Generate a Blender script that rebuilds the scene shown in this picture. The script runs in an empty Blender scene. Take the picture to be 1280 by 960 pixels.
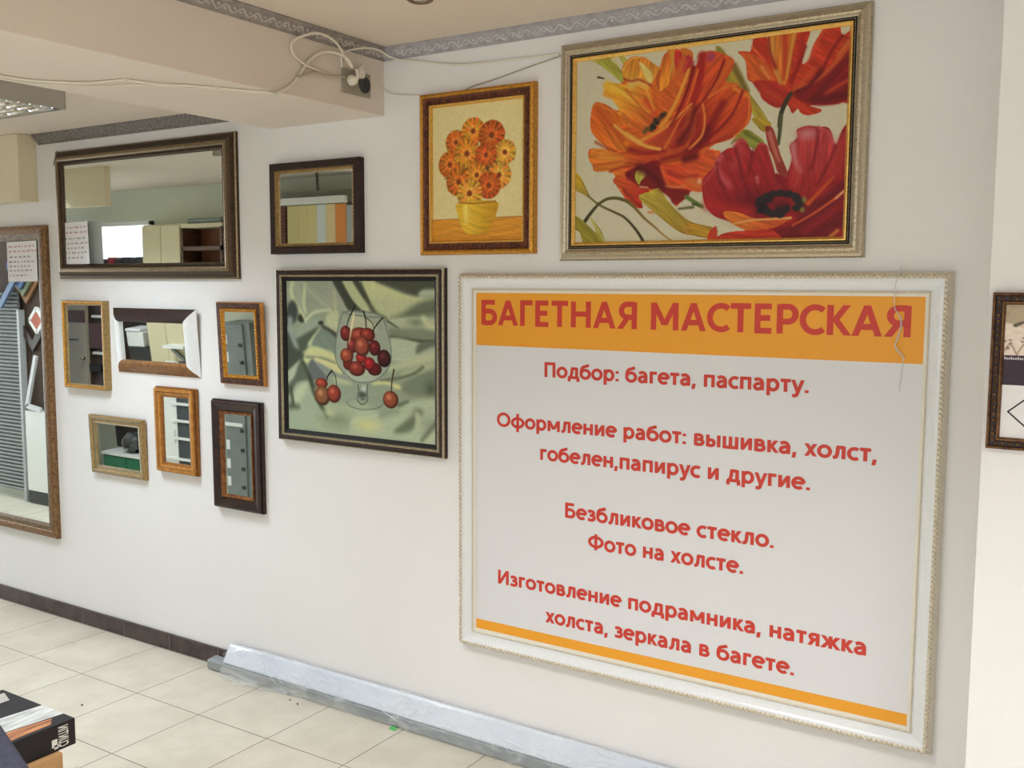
import bpy, bmesh, math, random
import numpy as np
from mathutils import Vector, Matrix
random.seed(7)
S = bpy.context.scene
COL = S.collection

# ------------------------------------------------------------------ camera
CAM = Vector((0.0, -2.986, 1.755))
cd = bpy.data.cameras.new('camera'); cam = bpy.data.objects.new('camera', cd); COL.objects.link(cam)
yaw, pitch, roll = math.radians(32.652), math.radians(-5.671), math.radians(0.237)
fwd = Vector((-math.sin(yaw) * math.cos(pitch), math.cos(yaw) * math.cos(pitch), math.sin(pitch)))
rt0 = Vector((math.cos(yaw), math.sin(yaw), 0)); up0 = rt0.cross(fwd)
rt = rt0 * math.cos(roll) + up0 * math.sin(roll); up = up0 * math.cos(roll) - rt0 * math.sin(roll)
cam.matrix_world = Matrix(((rt.x, up.x, -fwd.x, CAM.x), (rt.y, up.y, -fwd.y, CAM.y), (rt.z, up.z, -fwd.z, CAM.z), (0, 0, 0, 1)))
cd.sensor_width = 36.0; cd.lens = 36.0 * 1239.05 / 1280.0; cd.clip_start = 0.02
S.camera = cam

# ------------------------------------------------------------------ exposure, sky, daylight
S.view_settings.view_transform = 'Standard'; S.view_settings.look = 'None'
S.view_settings.gamma = 1.0; S.view_settings.use_curve_mapping = False
S.view_settings.exposure = 0.17
W = bpy.data.worlds.new('sky'); S.world = W; W.use_nodes = True
W.node_tree.nodes['Background'].inputs[0].default_value = (0.80, 0.90, 1.0, 1)
W.node_tree.nodes['Background'].inputs[1].default_value = 1.0

def area(name, loc, target, sx, sy, power, color, spread=180):
    d = bpy.data.lights.new(name, 'AREA'); d.shape = 'RECTANGLE'; d.size = sx; d.size_y = sy
    d.energy = power; d.color = color; d.spread = math.radians(spread)
    o = bpy.data.objects.new(name, d); COL.objects.link(o); o.location = loc
    o.rotation_euler = (Vector(target) - Vector(loc)).to_track_quat('-Z', 'Y').to_euler()
    return o
# louvre lamps: each lamp's light leaves through its louvre, steered downwards
area('lamp_light_aisle', (-3.85, -0.94, 2.417), (-3.85, -0.94, 0), 0.58, 0.58, 19, (0.80, 0.90, 1.0), 125)
area('lamp_light_aisle_far', (-6.4, -1.0, 2.417), (-6.4, -1.0, 0), 0.58, 0.58, 26, (0.84, 0.92, 1.0), 125)
for lx, ly, pw in ((-1.55, -2.05, 27), (0.75, -2.05, 27), (-1.55, -4.2, 26), (0.75, -4.2, 24)):
    area('lamp_light_main', (lx, ly, 2.562), (lx, ly, 0), 0.58, 0.58, pw, (0.965, 0.98, 1.0), 125)
# overcast daylight through the big shop window behind the camera, and through an added, unseen glazed end of the side aisle
area('daylight_shop_window', (-0.3, -5.42, 1.55), (-0.5, 0, 0.7), 4.4, 1.7, 24, (0.97, 0.985, 1.0))
area('added_aisle_daylight', (-9.3, -1.0, 1.35), (-4.0, -0.6, 0.7), 1.7, 1.7, 45, (0.84, 0.92, 1.0))  # added to bring cool light into the aisle

FLOOR = 0.02
CEIL, LOWCEIL, BEAM_Z = 2.64, 2.495, 2.396
BEAM_L, BEAM_R = -3.10, -2.497

# ------------------------------------------------------------------ helpers
def tag(o, label=None, cat=None, group=None, kind=None):
    if label: o['label'] = label
    if cat: o['category'] = cat
    if group: o['group'] = group
    if kind: o['kind'] = kind
    return o

def root(name, loc, label, cat, group=None):
    o = bpy.data.objects.new(name, None); o.empty_display_size = 0.05
    COL.objects.link(o); o.location = loc
    return tag(o, label, cat, group)

def lin(c):
    return tuple((v / 255 / 12.92) if v / 255 <= 0.04045 else ((v / 255 + 0.055) / 1.055) ** 2.4 for v in c)

MATS = {}
def mat(name, c, rough=0.6, metal=0.0, c2=None, nscale=20, ndet=4, lo=0.35, hi=0.65, bump=0.0, bscale=60, stretch=(1, 1, 1), spec=0.5, coat=0.0):
    """procedural principled material: colour c, mottled towards c2 by noise, bumped by a second noise"""
    if name in MATS: return MATS[name]
    m = bpy.data.materials.new(name); m.use_nodes = True; MATS[name] = m
    n = m.node_tree.nodes; l = m.node_tree.links; b = n['Principled BSDF']
    b.inputs['Base Color'].default_value = (*c, 1); b.inputs['Roughness'].default_value = rough
    b.inputs['Metallic'].default_value = metal; b.inputs['Specular IOR Level'].default_value = spec
    b.inputs['Coat Weight'].default_value = coat
    tc = n.new('ShaderNodeTexCoord'); mp = n.new('ShaderNodeMapping'); mp.inputs['Scale'].default_value = stretch
    l.new(tc.outputs['Object'], mp.inputs['Vector'])
    if c2 is not None:
        t = n.new('ShaderNodeTexNoise'); t.inputs['Scale'].default_value = nscale; t.inputs['Detail'].default_value = ndet
        r = n.new('ShaderNodeValToRGB'); r.color_ramp.elements[0].position = lo; r.color_ramp.elements[1].position = hi
        r.color_ramp.elements[0].color = (*c, 1); r.color_ramp.elements[1].color = (*c2, 1)
        l.new(mp.outputs[0], t.inputs['Vector']); l.new(t.outputs['Fac'], r.inputs[0]); l.new(r.outputs[0], b.inputs['Base Color'])
    if bump:
        t = n.new('ShaderNodeTexNoise'); t.inputs['Scale'].default_value = bscale; t.inputs['Detail'].default_value = 6
        u = n.new('ShaderNodeBump'); u.inputs['Strength'].default_value = bump; u.inputs['Distance'].default_value = 0.01
        l.new(mp.outputs[0], t.inputs['Vector']); l.new(t.outputs['Fac'], u.inputs['Height']); l.new(u.outputs[0], b.inputs['Normal'])
    return m

class MB:
    """collects shapes in world coordinates; build() links them as ONE mesh object"""
    def __init__(s): s.v = []; s.f = []; s.m = []; s.sm = []
    def add(s, vs, fs, mi=0, smooth=False):
        o = len(s.v); s.v += [tuple(p) for p in vs]
        for f in fs: s.f.append([i + o for i in f]); s.m.append(mi); s.sm.append(smooth)
        return s
    def box(s, x0, x1, y0, y1, z0, z1, mi=0):
        x0, x1 = sorted((x0, x1)); y0, y1 = sorted((y0, y1)); z0, z1 = sorted((z0, z1))
        vs = [(x, y, z) for z in (z0, z1) for y in (y0, y1) for x in (x0, x1)]
        return s.add(vs, [(0, 2, 3, 1), (4, 5, 7, 6), (0, 1, 5, 4), (2, 6, 7, 3), (0, 4, 6, 2), (1, 3, 7, 5)], mi)
    def obox(s, c, ux, uy, uz, mi=0):
        c, ux, uy, uz = map(Vector, (c, ux, uy, uz))
        vs = [c + ux * a + uy * b + uz * d for d in (-1, 1) for b in (-1, 1) for a in (-1, 1)]
        return s.add(vs, [(0, 2, 3, 1), (4, 5, 7, 6), (0, 1, 5, 4), (2, 6, 7, 3), (0, 4, 6, 2), (1, 3, 7, 5)], mi)
    def quad(s, a, b, c, d, mi=0): return s.add([a, b, c, d], [(0, 1, 2, 3)], mi)
    def tube(s, pts, r, seg=8, mi=0, smooth_path=True):
        P = [Vector(p) for p in pts]
        if smooth_path and len(P) > 2: P = catmull(P, 6)
        rs = r if callable(r) else (lambda t: r)
        rings = []; n = len(P); prev = None
        for i, p in enumerate(P):
            t = (P[min(i + 1, n - 1)] - P[max(i - 1, 0)]).normalized()
            a = (Vector((0, 0, 1)) if abs(t.z) < 0.9 else Vector((1, 0, 0))) if prev is None else prev
            a = (a - t * a.dot(t)).normalized(); prev = a; b = t.cross(a); rr = rs(i / (n - 1))
            rings.append([p + (a * math.cos(k * 2 * math.pi / seg) + b * math.sin(k * 2 * math.pi / seg)) * rr for k in range(seg)])
        vs = [q for R in rings for q in R]; fs = []
        for i in range(n - 1):
            for k in range(seg):
                fs.append((i * seg + k, i * seg + (k + 1) % seg, (i + 1) * seg + (k + 1) % seg, (i + 1) * seg + k))
        s.add(vs, fs, mi, True)
        s.add(rings[0], [tuple(reversed(range(seg)))], mi); s.add(rings[-1], [tuple(range(seg))], mi)
        return s
    def ell(s, c, ux, uy, uz, mi=0, nu=8, nv=5):
        """ellipsoid with half-axes ux, uy, uz"""
        c, ux, uy, uz = map(Vector, (c, ux, uy, uz)); vs = [c + uz]
        for j in range(1, nv):
            th = math.pi * j / nv
            for i in range(nu):
                ph = 2 * math.pi * i / nu
                vs.append(c + ux * (math.sin(th) * math.cos(ph)) + uy * (math.sin(th) * math.sin(ph)) + uz * math.cos(th))
        vs.append(c - uz); L = len(vs) - 1; fs = []
        for i in range(nu):
            fs.append((0, 1 + i, 1 + (i + 1) % nu)); fs.append((L, 1 + (nv - 2) * nu + (i + 1) % nu, 1 + (nv - 2) * nu + i))
            for j in range(nv - 2):
                a = 1 + j * nu + i; b = 1 + j * nu + (i + 1) % nu
                fs.append((a, a + nu, b + nu, b))
        return s.add(vs, fs, mi, True)
    def lathe(s, c, prof, seg=24, mi=0, axis='z'):
        vs = []; n = len(prof)
        for r, h in prof:
            for k in range(seg):
                a = 2 * math.pi * k / seg; x, y = r * math.cos(a), r * math.sin(a)
                vs.append({'z': (c[0] + x, c[1] + y, c[2] + h), 'y': (c[0] + x, c[1] + h, c[2] + y), 'x': (c[0] + h, c[1] + x, c[2] + y)}[axis])
        fs = [(i * seg + k, i * seg + (k + 1) % seg, (i + 1) * seg + (k + 1) % seg, (i + 1) * seg + k) for i in range(n - 1) for k in range(seg)]
        return s.add(vs, fs, mi, True)
    def prism(s, prof, x0, x1, mi=0, caps=True, smooth=False):
        """profile of (y, z) points extruded along x"""
        n = len(prof); vs = [(x0, y, z) for y, z in prof] + [(x1, y, z) for y, z in prof]
        fs = [(i, (i + 1) % n, (i + 1) % n + n, i + n) for i in range(n)]
        s.add(vs, fs, mi, smooth)
        if caps: s.add([(x0, y, z) for y, z in prof], [tuple(reversed(range(n)))], mi); s.add([(x1, y, z) for y, z in prof], [tuple(range(n))], mi)
        return s
    def frame(s, rect, prof, mis=0, y=0.0, sides='tbrl', close=True):
        """mitred picture-frame moulding round rect (x0,x1,z0,z1): profile of (inset, depth) points, outer back to inner back"""
        x0, x1, z0, z1 = rect
        def ring(i, d): return [(x0 + i, y - d, z0 + i), (x1 - i, y - d, z0 + i), (x1 - i, y - d, z1 - i), (x0 + i, y - d, z1 - i)]
        R = [ring(i, d) for i, d in prof]
        side = {0: 'b', 1: 'r', 2: 't', 3: 'l'}
        for k in range(4):
            if side[k] not in sides: continue
            for j in range(len(R) - 1):
                a, b = R[j], R[j + 1]; k2 = (k + 1) % 4
                s.add([a[k], a[k2], b[k2], b[k]], [(0, 1, 2, 3)], mis[j] if isinstance(mis, (list, tuple)) else mis, False)
            if close and len(sides) < 4:
                for kk in (k, (k + 1) % 4): s.add([r[kk] for r in R], [tuple(range(len(R)))], mis if not isinstance(mis, (list, tuple)) else mis[0])
        return s
    def beads(s, rect, inset, depth, pitch, rl, rw, rd, mi=0, y=0.0, slant=0.0, sides='tbrl', nu=6, nv=4):
        """row of little ornaments along a frame: half-length rl, half-width rw, height rd"""
        x0, x1, z0, z1 = rect; x0 += inset; x1 -= inset; z0 += inset; z1 -= inset
        runs = {'b': ((x0, z0), (x1, z0)), 'r': ((x1, z0), (x1, z1)), 't': ((x1, z1), (x0, z1)), 'l': ((x0, z1), (x0, z0))}
        for sd in sides:
            (ax, az), (bx, bz) = runs[sd]; L = math.hypot(bx - ax, bz - az); n = max(2, int(L / pitch))
            dx, dz = (bx - ax) / L, (bz - az) / L
            for i in range(n):
                t = (i + 0.5) / n; c = (ax + (bx - ax) * t, y - depth, az + (bz - az) * t)
                u = Vector((dx * math.cos(slant) - dz * math.sin(slant), 0, dz * math.cos(slant) + dx * math.sin(slant)))
                w = Vector((-u.z, 0, u.x)); s.ell(c, u * rl, w * rw, Vector((0, -rd, 0)), mi, nu, nv)
        return s
    def build(s, name, mats, parent=None, bevel=0.0, kind=None):
        me = bpy.data.meshes.new(name); off = Vector((0, 0, 0)); p = parent
        while p is not None: off += p.location; p = p.parent
        me.from_pydata([Vector(v) - off for v in s.v], [], s.f)
        for m in (mats if isinstance(mats, (list, tuple)) else [mats]): me.materials.append(m)
        me.polygons.foreach_set('material_index', s.m); me.polygons.foreach_set('use_smooth', s.sm); me.update()
        o = bpy.data.objects.new(name, me); COL.objects.link(o)
        if parent is not None: o.parent = parent
        if bevel:
            b = o.modifiers.new('bevel', 'BEVEL'); b.width = bevel; b.segments = 2; b.limit_method = 'ANGLE'
        if kind: o['kind'] = kind
        return o

def recentre(o):
    """move a stand-alone mesh's origin to its base"""
    vs = [v.co.copy() for v in o.data.vertices]
    lo = Vector([min(v[i] for v in vs) for i in range(3)]); hi = Vector([max(v[i] for v in vs) for i in range(3)])
    c = Vector(((lo.x + hi.x) / 2, (lo.y + hi.y) / 2, lo.z))
    o.data.transform(Matrix.Translation(-c)); o.location = c
    return o

def catmull(P, k=6, closed=False):
    n = len(P); out = []
    rng = range(n) if closed else range(n - 1)
    for i in rng:
        g = (lambda j: P[j % n]) if closed else (lambda j: P[max(0, min(n - 1, j))])
        a, b, c, d = g(i - 1), g(i), g(i + 1), g(i + 2)
        for q in range(k):
            t = q / k
            out.append(0.5 * ((2 * b) + (c - a) * t + (2 * a - 5 * b + 4 * c - d) * t * t + (3 * b - a - 3 * c + d) * t ** 3))
    if not closed: out.append(P[-1])
    return out

# ------------------------------------------------------------------ sign-writer's alphabet: pen strokes on a cap height of 1
def arc(cx, cy, rx, ry, a0, a1, n=14): return [(cx + rx * math.cos(math.radians(a0 + (a1 - a0) * k / n)), cy + ry * math.sin(math.radians(a0 + (a1 - a0) * k / n))) for k in range(n + 1)]
def crv(*p): return [(v.x, v.y) for v in catmull([Vector((x, y, 0)) for x, y in p], 5)]
def st(x, y0=0.0, y1=1.0): return [(x, y0), (x, y1)]
def ba(x0, x1, y): return [(x0, y), (x1, y)]
def dg(x0, y0, x1, y1): return ('d', x0, y0, x1, y1)
XH = 0.74
GLYPHS = {
 'Б': (.80, [st(.17), ba(.09, .68, .92), [(.17, .56)] + arc(.44, .32, .24, .24, 90, -90) + [(.17, .08)]]),
 'А': (.88, [dg(.10, 0, .44, 1), dg(.78, 0, .44, 1), ba(.20, .68, .30)]),
 'Г': (.63, [st(.17), ba(.09, .60, .92)]),
 'Е': (.70, [st(.17), ba(.09, .62, .92), ba(.17, .58, .52), ba(.09, .63, .08)]),
 'Т': (.74, [ba(.03, .71, .92), st(.37)]),
 'Н': (.94, [st(.17), st(.77), ba(.17, .77, .52)]),
 'Я': (.86, [st(.69), [(.69, .92)] + arc(.42, .68, .22, .24, 90, 270) + [(.69, .44)], dg(.15, 0, .46, .46)]),
 'М': (1.14, [st(.17), st(.97), dg(.17, 1, .57, .18), dg(.97, 1, .57, .18)]),
 'С': (.76, [arc(.49, .50, .38, .42, 48, 312, 20)]),
 'Р': (.76, [st(.17), [(.17, .92)] + arc(.42, .665, .24, .255, 90, -90) + [(.17, .41)]]),
 'К': (.80, [st(.17), dg(.30, .48, .66, 1), dg(.30, .56, .70, 0)]),
 'П': (.90, [st(.17), st(.73), ba(.09, .81, .92)]),
 'О': (1.0, [arc(.50, .50, .40, .42, 0, 360, 28)]),
 'Ф': (1.10, [arc(.55, .51, .43, .32, 0, 360, 28), st(.55, -.03, 1.04)]),
 'И': (.93, [st(.17), st(.76), dg(.19, .04, .74, .96)]),
 'U': (.86, [[(.17, 1), (.17, .4)] + arc(.43, .34, .26, .26, 180, 360) + [(.69, .4), (.69, 1)]]),
 'N': (.93, [st(.17), st(.76), dg(.19, .96, .74, .04)]),
 'I': (.34, [st(.17)]),
 'о': (.74, [arc(.37, .37, .28, .30, 0, 360, 24)]),
 'д': (.78, [ba(.03, .76, .07), st(.10, -.20, .07), st(.69, -.20, .07), st(.60, .07, XH), ba(.22, .60, .67), crv((.29, .67), (.27, .36), (.17, .05))]),
 'б': (.76, [arc(.38, .34, .28, .27, 0, 360, 24), crv((.10, .36), (.12, .60), (.21, .79), (.40, .87), (.62, .95))]),
 'р': (.76, [st(.15, -.27, XH), arc(.40, .37, .25, .30, 0, 360, 24)]),
 'а': (.68, [crv((.10, .60), (.27, .67), (.44, .62), (.52, .46), (.52, .20), (.52, 0)), crv((.52, .40), (.30, .40), (.14, .31), (.13, .16), (.25, .07), (.40, .11), (.52, .22))]),
 'г': (.53, [st(.15, 0, XH), ba(.07, .50, .67)]),
 'е': (.71, [arc(.37, .37, .28, .30, 2, 312, 22), ba(.09, .65, .39)]),
 'т': (.58, [ba(.02, .56, .67), st(.29, 0, XH)]),
 'п': (.73, [st(.15, 0, XH), st(.58, 0, XH), ba(.07, .66, .67)]),
 'с': (.58, [arc(.37, .37, .28, .30, 52, 308, 18)]),
 'у': (.64, [dg(.08, XH, .33, .02), dg(.58, XH, .29, -.12), crv((.32, -.04), (.24, -.18), (.05, -.20))]),
 'ф': (1.0, [arc(.50, .37, .39, .30, 0, 360, 24), st(.50, -.27, 1.0)]),
 'м': (.95, [st(.15, 0, XH), st(.80, 0, XH), dg(.15, XH, .475, .14), dg(.80, XH, .475, .14)]),
 'л': (.71, [st(.56, 0, XH), ba(.20, .60, .67), crv((.27, .67), (.25, .32), (.18, .10), (.03, .06))]),
 'н': (.73, [st(.15, 0, XH), st(.58, 0, XH), ba(.15, .58, .38)]),
 'и': (.73, [st(.15, 0, XH), st(.58, 0, XH), dg(.17, .05, .56, .69)]),
 'в': (.68, [st(.15, 0, XH), [(.15, .67)] + arc(.36, .53, .15, .14, 90, -90) + [(.15, .39)], [(.15, .39)] + arc(.38, .23, .19, .16, 90, -90) + [(.15, .07)]]),
 'ы': (.92, [st(.15, 0, XH), [(.15, .42)] + arc(.34, .245, .17, .175, 90, -90) + [(.15, .07)], st(.77, 0, XH)]),
 'ш': (.98, [st(.15, 0, XH), st(.49, 0, XH), st(.83, 0, XH), ba(.07, .91, .07)]),
 'к': (.63, [st(.15, 0, XH), dg(.25, .34, .52, XH), dg(.25, .42, .56, 0)]),
 'х': (.62, [dg(.09, 0, .53, XH), dg(.09, XH, .53, 0)]),
 'з': (.58, [crv((.06, .61), (.25, .67), (.42, .60), (.41, .46), (.30, .39), (.18, .39)), crv((.28, .39), (.45, .32), (.45, .14), (.27, .07), (.05, .11))]),
 'я': (.68, [st(.53, 0, XH), [(.53, .67)] + arc(.32, .52, .17, .15, 90, 270) + [(.53, .37)], dg(.12, 0, .34, .40)]),
 'ж': (.96, [st(.48, 0, XH), dg(.10, XH, .42, .32), dg(.08, 0, .42, .44), dg(.86, XH, .54, .32), dg(.88, 0, .54, .44)]),
 ',': (.28, [dg(.15, .16, .09, -.18)]), '.': (.27, [st(.14, 0, .17)]), ':': (.27, [st(.14, 0, .17), st(.14, .50, .67)]), ' ': (.34, []),
}
def glyph_polys(ch, w):
    out = []
    for s in GLYPHS[ch][1]:
        if s[0] == 'd':
            _, x0, y0, x1, y1 = s; L = math.hypot(x1 - x0, y1 - y0); hw = w / 2 * L / abs(y1 - y0) * .96
            out.append([(x0 - hw, y0), (x0 + hw, y0), (x1 + hw, y1), (x1 - hw, y1)]); continue
        P = [Vector((x, y)) for x, y in s]; closed = (P[0] - P[-1]).length < 1e-6; n = len(P); Lf, Rt = [], []
        for i, p in enumerate(P):
            a = P[i - 1] if i else (P[-2] if closed else None); b = P[i + 1] if i < n - 1 else (P[1] if closed else None)
            d1 = (p - a).normalized() if a is not None else (b - p).normalized(); d2 = (b - p).normalized() if b is not None else d1
            t = (d1 + d2).normalized() if (d1 + d2).length > 1e-6 else d1; nn = Vector((-t.y, t.x)); k = w / 2 / max(.5, nn.dot(Vector((-d1.y, d1.x))))
            Lf.append(p + nn * k); Rt.append(p - nn * k)
        for i in range(n - 1): out.append([tuple(Rt[i]), tuple(Rt[i + 1]), tuple(Lf[i + 1]), tuple(Lf[i])])
    return out

def lettering(name, body, origin, ux, uy, width, cap, m, parent, weight=0.165, lift=0.0):
    """letters whose left end and baseline start at origin, running along ux, rising along uy; one mesh per word"""
    ux, uy, o = Vector(ux), Vector(uy), Vector(origin); nn = ux.cross(uy)
    x = 0.0; words = [[]]; lo, hi = 9e9, -9e9
    for ch in body:
        if ch == ' ': words.append([])
        for p in glyph_polys(ch, weight):
            q = [(a + x, b) for a, b in p]; words[-1].append(q); lo = min(lo, min(a for a, b in q)); hi = max(hi, max(a for a, b in q))
        x += GLYPHS[ch][0] + .02
    sx = width / (hi - lo)
    for wd in words:
        b = MB(); k = 0
        for q in wd:
            k += 1
            b.add([o + ux * ((a - lo) * sx) + uy * (c * cap) + nn * (lift + 2e-6 * k) for a, c in q], [tuple(range(len(q)))])
        b.build(name, m, parent)

# ------------------------------------------------------------------ materials of the room
def wall_material():
    m = bpy.data.materials.new('painted_plaster'); m.use_nodes = True
    n = m.node_tree.nodes; l = m.node_tree.links; b = n['Principled BSDF']; b.inputs['Roughness'].default_value = 0.75
    b.inputs['Specular IOR Level'].default_value = 0.25
    tc = n.new('ShaderNodeTexCoord'); t = n.new('ShaderNodeTexNoise'); t.inputs['Scale'].default_value = 1.3; t.inputs['Detail'].default_value = 5
    r = n.new('ShaderNodeValToRGB'); r.color_ramp.elements[0].position = 0.3; r.color_ramp.elements[1].position = 0.7
    r.color_ramp.elements[0].color = (0.80, 0.785, 0.765, 1); r.color_ramp.elements[1].color = (0.835, 0.822, 0.805, 1)
    l.new(tc.outputs['Object'], t.inputs['Vector']); l.new(t.outputs['Fac'], r.inputs[0]); l.new(r.outputs[0], b.inputs['Base Color'])
    t2 = n.new('ShaderNodeTexNoise'); t2.inputs['Scale'].default_value = 110; t2.inputs['Detail'].default_value = 3
    u = n.new('ShaderNodeBump'); u.inputs['Strength'].default_value = 0.12; u.inputs['Distance'].default_value = 0.004
    l.new(tc.outputs['Object'], t2.inputs['Vector']); l.new(t2.outputs['Fac'], u.inputs['Height']); l.new(u.outputs[0], b.inputs['Normal'])
    return m
M_WALL = wall_material()
M_CEIL = mat('ceiling_paint', (0.72, 0.63, 0.53), 0.85, c2=(0.69, 0.60, 0.505), nscale=1.5, bump=0.08, bscale=90)  # warm bounce light is put into this peach base colour
M_BEAM = mat('beam_paint', (0.75, 0.665, 0.57), 0.8, c2=(0.72, 0.635, 0.545), nscale=1.7, bump=0.10, bscale=90)  # beam warmed the same way, its bounce light carried by the colour

def floor_material():
    m = bpy.data.materials.new('beige_floor_tile'); m.use_nodes = True
    n = m.node_tree.nodes; l = m.node_tree.links; b = n['Principled BSDF']
    tc = n.new('ShaderNodeTexCoord'); mp = n.new('ShaderNodeMapping'); mp.inputs['Location'].default_value = (3.538, 0.416, 0)
    br = n.new('ShaderNodeTexBrick'); br.offset = 0.0; br.squash = 1.0
    for k, v in (('Scale', 1.0), ('Mortar Size', 0.0022), ('Mortar Smooth', 0.2), ('Bias', 0.0), ('Brick Width', 0.3895), ('Row Height', 0.40)): br.inputs[k].default_value = v
    br.inputs['Color1'].default_value = (0.62, 0.575, 0.475, 1); br.inputs['Color2'].default_value = (0.60, 0.555, 0.455, 1); br.inputs['Mortar'].default_value = (0.15, 0.125, 0.10, 1)
    l.new(tc.outputs['Object'], mp.inputs['Vector']); l.new(mp.outputs[0], br.inputs['Vector'])
    t = n.new('ShaderNodeTexNoise'); t.inputs['Scale'].default_value = 5; t.inputs['Detail'].default_value = 8; t.inputs['Roughness'].default_value = 0.65
    r = n.new('ShaderNodeValToRGB'); r.color_ramp.elements[0].position = 0.35; r.color_ramp.elements[1].position = 0.6
    r.color_ramp.elements[0].color = (0.88, 0.87, 0.85, 1); r.color_ramp.elements[1].color = (1, 1, 1, 1)
    l.new(tc.outputs['Object'], t.inputs['Vector']); l.new(t.outputs['Fac'], r.inputs[0])
    mx = n.new('ShaderNodeMix'); mx.data_type = 'RGBA'; mx.blend_type = 'MULTIPLY'; mx.inputs[0].default_value = 1.0
    l.new(br.outputs['Color'], mx.inputs[6]); l.new(r.outputs[0], mx.inputs[7])
    # scuffs: small dark stains with their own shape
    t3 = n.new('ShaderNodeTexNoise'); t3.inputs['Scale'].default_value = 17; t3.inputs['Detail'].default_value = 9; t3.inputs['Roughness'].default_value = 0.7
    r3 = n.new('ShaderNodeValToRGB'); r3.color_ramp.elements[0].position = 0.27; r3.color_ramp.elements[1].position = 0.36
    r3.color_ramp.elements[0].color = (0.72, 0.68, 0.62, 1); r3.color_ramp.elements[1].color = (1, 1, 1, 1)
    l.new(tc.outputs['Object'], t3.inputs['Vector']); l.new(t3.outputs['Fac'], r3.inputs[0])
    mx2 = n.new('ShaderNodeMix'); mx2.data_type = 'RGBA'; mx2.blend_type = 'MULTIPLY'; mx2.inputs[0].default_value = 1.0
    l.new(mx.outputs[2], mx2.inputs[6]); l.new(r3.outputs[0], mx2.inputs[7]); l.new(mx2.outputs[2], b.inputs['Base Color'])
    b.inputs['Roughness'].default_value = 0.42; b.inputs['Specular IOR Level'].default_value = 0.4
    u = n.new('ShaderNodeBump'); u.inputs['Strength'].default_value = 0.35; u.inputs['Distance'].default_value = 0.002; u.invert = True
    l.new(br.outputs['Fac'], u.inputs['Height']); l.new(u.outputs[0], b.inputs['Normal'])
    return m
M_FLOOR = floor_material()

# ------------------------------------------------------------------ the room shell
XL, XR, YB = -9.5, 2.6, -5.5
def struct(name, mb, mats, bevel=0.0): return mb.build(name, mats, None, bevel, 'structure')
struct('floor', MB().box(XL, XR, YB, 0.15, -0.1, FLOOR), M_FLOOR)
struct('ceiling', MB().box(BEAM_R - 0.3, XR, YB, 0.15, CEIL, CEIL + 0.12).box(XL, BEAM_R - 0.3, YB, 0.15, LOWCEIL, LOWCEIL + 0.25), M_CEIL)
struct('wall_main', MB().box(XL, XR, 0, 0.15, FLOOR, CEIL + 0.1), M_WALL)
struct('wall_right_pier', MB().box(-0.312, XR, -0.46, 0.02, FLOOR, CEIL + 0.02), M_WALL)
struct('ceiling_beam', MB().box(BEAM_L, BEAM_R, YB, 0.02, BEAM_Z, CEIL + 0.05), M_BEAM)
struct('wall_right', MB().box(XR, XR + 0.15, YB, 0.15, FLOOR, CEIL + 0.1), M_WALL)
# wall behind the camera with the shop window in it
wb = MB().box(-4.2, -2.6, YB - 0.15, YB, FLOOR, CEIL + 0.1).box(2.0, XR, YB - 0.15, YB, FLOOR, CEIL + 0.1)
wb.box(-2.6, 2.0, YB - 0.15, YB, FLOOR, 0.62).box(-2.6, 2.0, YB - 0.15, YB, 2.45, CEIL + 0.1)
struct('wall_back', wb, M_WALL)
M_PVC = mat('white_window_plastic', (0.80, 0.80, 0.79), 0.35)
fr = MB()
for x in (-2.6, -1.07, 0.46, 1.94): fr.box(x, x + 0.06, YB - 0.1, YB - 0.04, 0.62, 2.45)
fr.box(-2.6, 2.0, YB - 0.1, YB - 0.04, 0.62, 0.68).box(-2.6, 2.0, YB - 0.1, YB - 0.04, 2.39, 2.45)
struct('window_1', fr, M_PVC)
# the narrow side aisle on the left: its back wall, the return beside it and its added glazed end
M_GREEN_WALL = mat('pale_green_wall_paint', (0.60, 0.62, 0.50), 0.8, c2=(0.57, 0.59, 0.47), nscale=2)
struct('wall_aisle_back', MB().box(XL, -4.3, -2.25, -2.15, FLOOR, LOWCEIL + 0.02), M_GREEN_WALL)
struct('wall_aisle_return', MB().box(-4.4, -4.3, YB, -2.25, FLOOR, LOWCEIL + 0.1), M_WALL)
wl = MB().box(XL - 0.15, XL, -2.25, 0.15, FLOOR, 0.45).box(XL - 0.15, XL, -2.25, 0.15, 2.25, LOWCEIL + 0.1)
wl.box(XL - 0.15, XL, -2.25, -1.9, 0.45, 2.25).box(XL - 0.15, XL, -0.1, 0.15, 0.45, 2.25)
struct('wall_left_end', wl, M_WALL)
fr = MB()
for y in (-1.9, -1.03, -0.16): fr.box(XL - 0.1, XL - 0.04, y, y + 0.06, 0.45, 2.25)
fr.box(XL - 0.1, XL - 0.04, -1.9, -0.1, 0.45, 0.51).box(XL - 0.1, XL - 0.04, -1.9, -0.1, 2.19, 2.25)
struct('window_2', fr, M_PVC)  # unseen window, added so that daylight reaches the aisle

# boxed-in duct hanging from the low ceiling at the left end of the wall
M_DUCT = mat('cream_duct_board', (0.74, 0.65, 0.45), 0.7, c2=(0.70, 0.61, 0.42), nscale=3)
struct('trim_duct_box', MB().box(-6.4, -4.765, -0.10, 0.0, 2.165, LOWCEIL), M_DUCT, 0.004)

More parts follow.
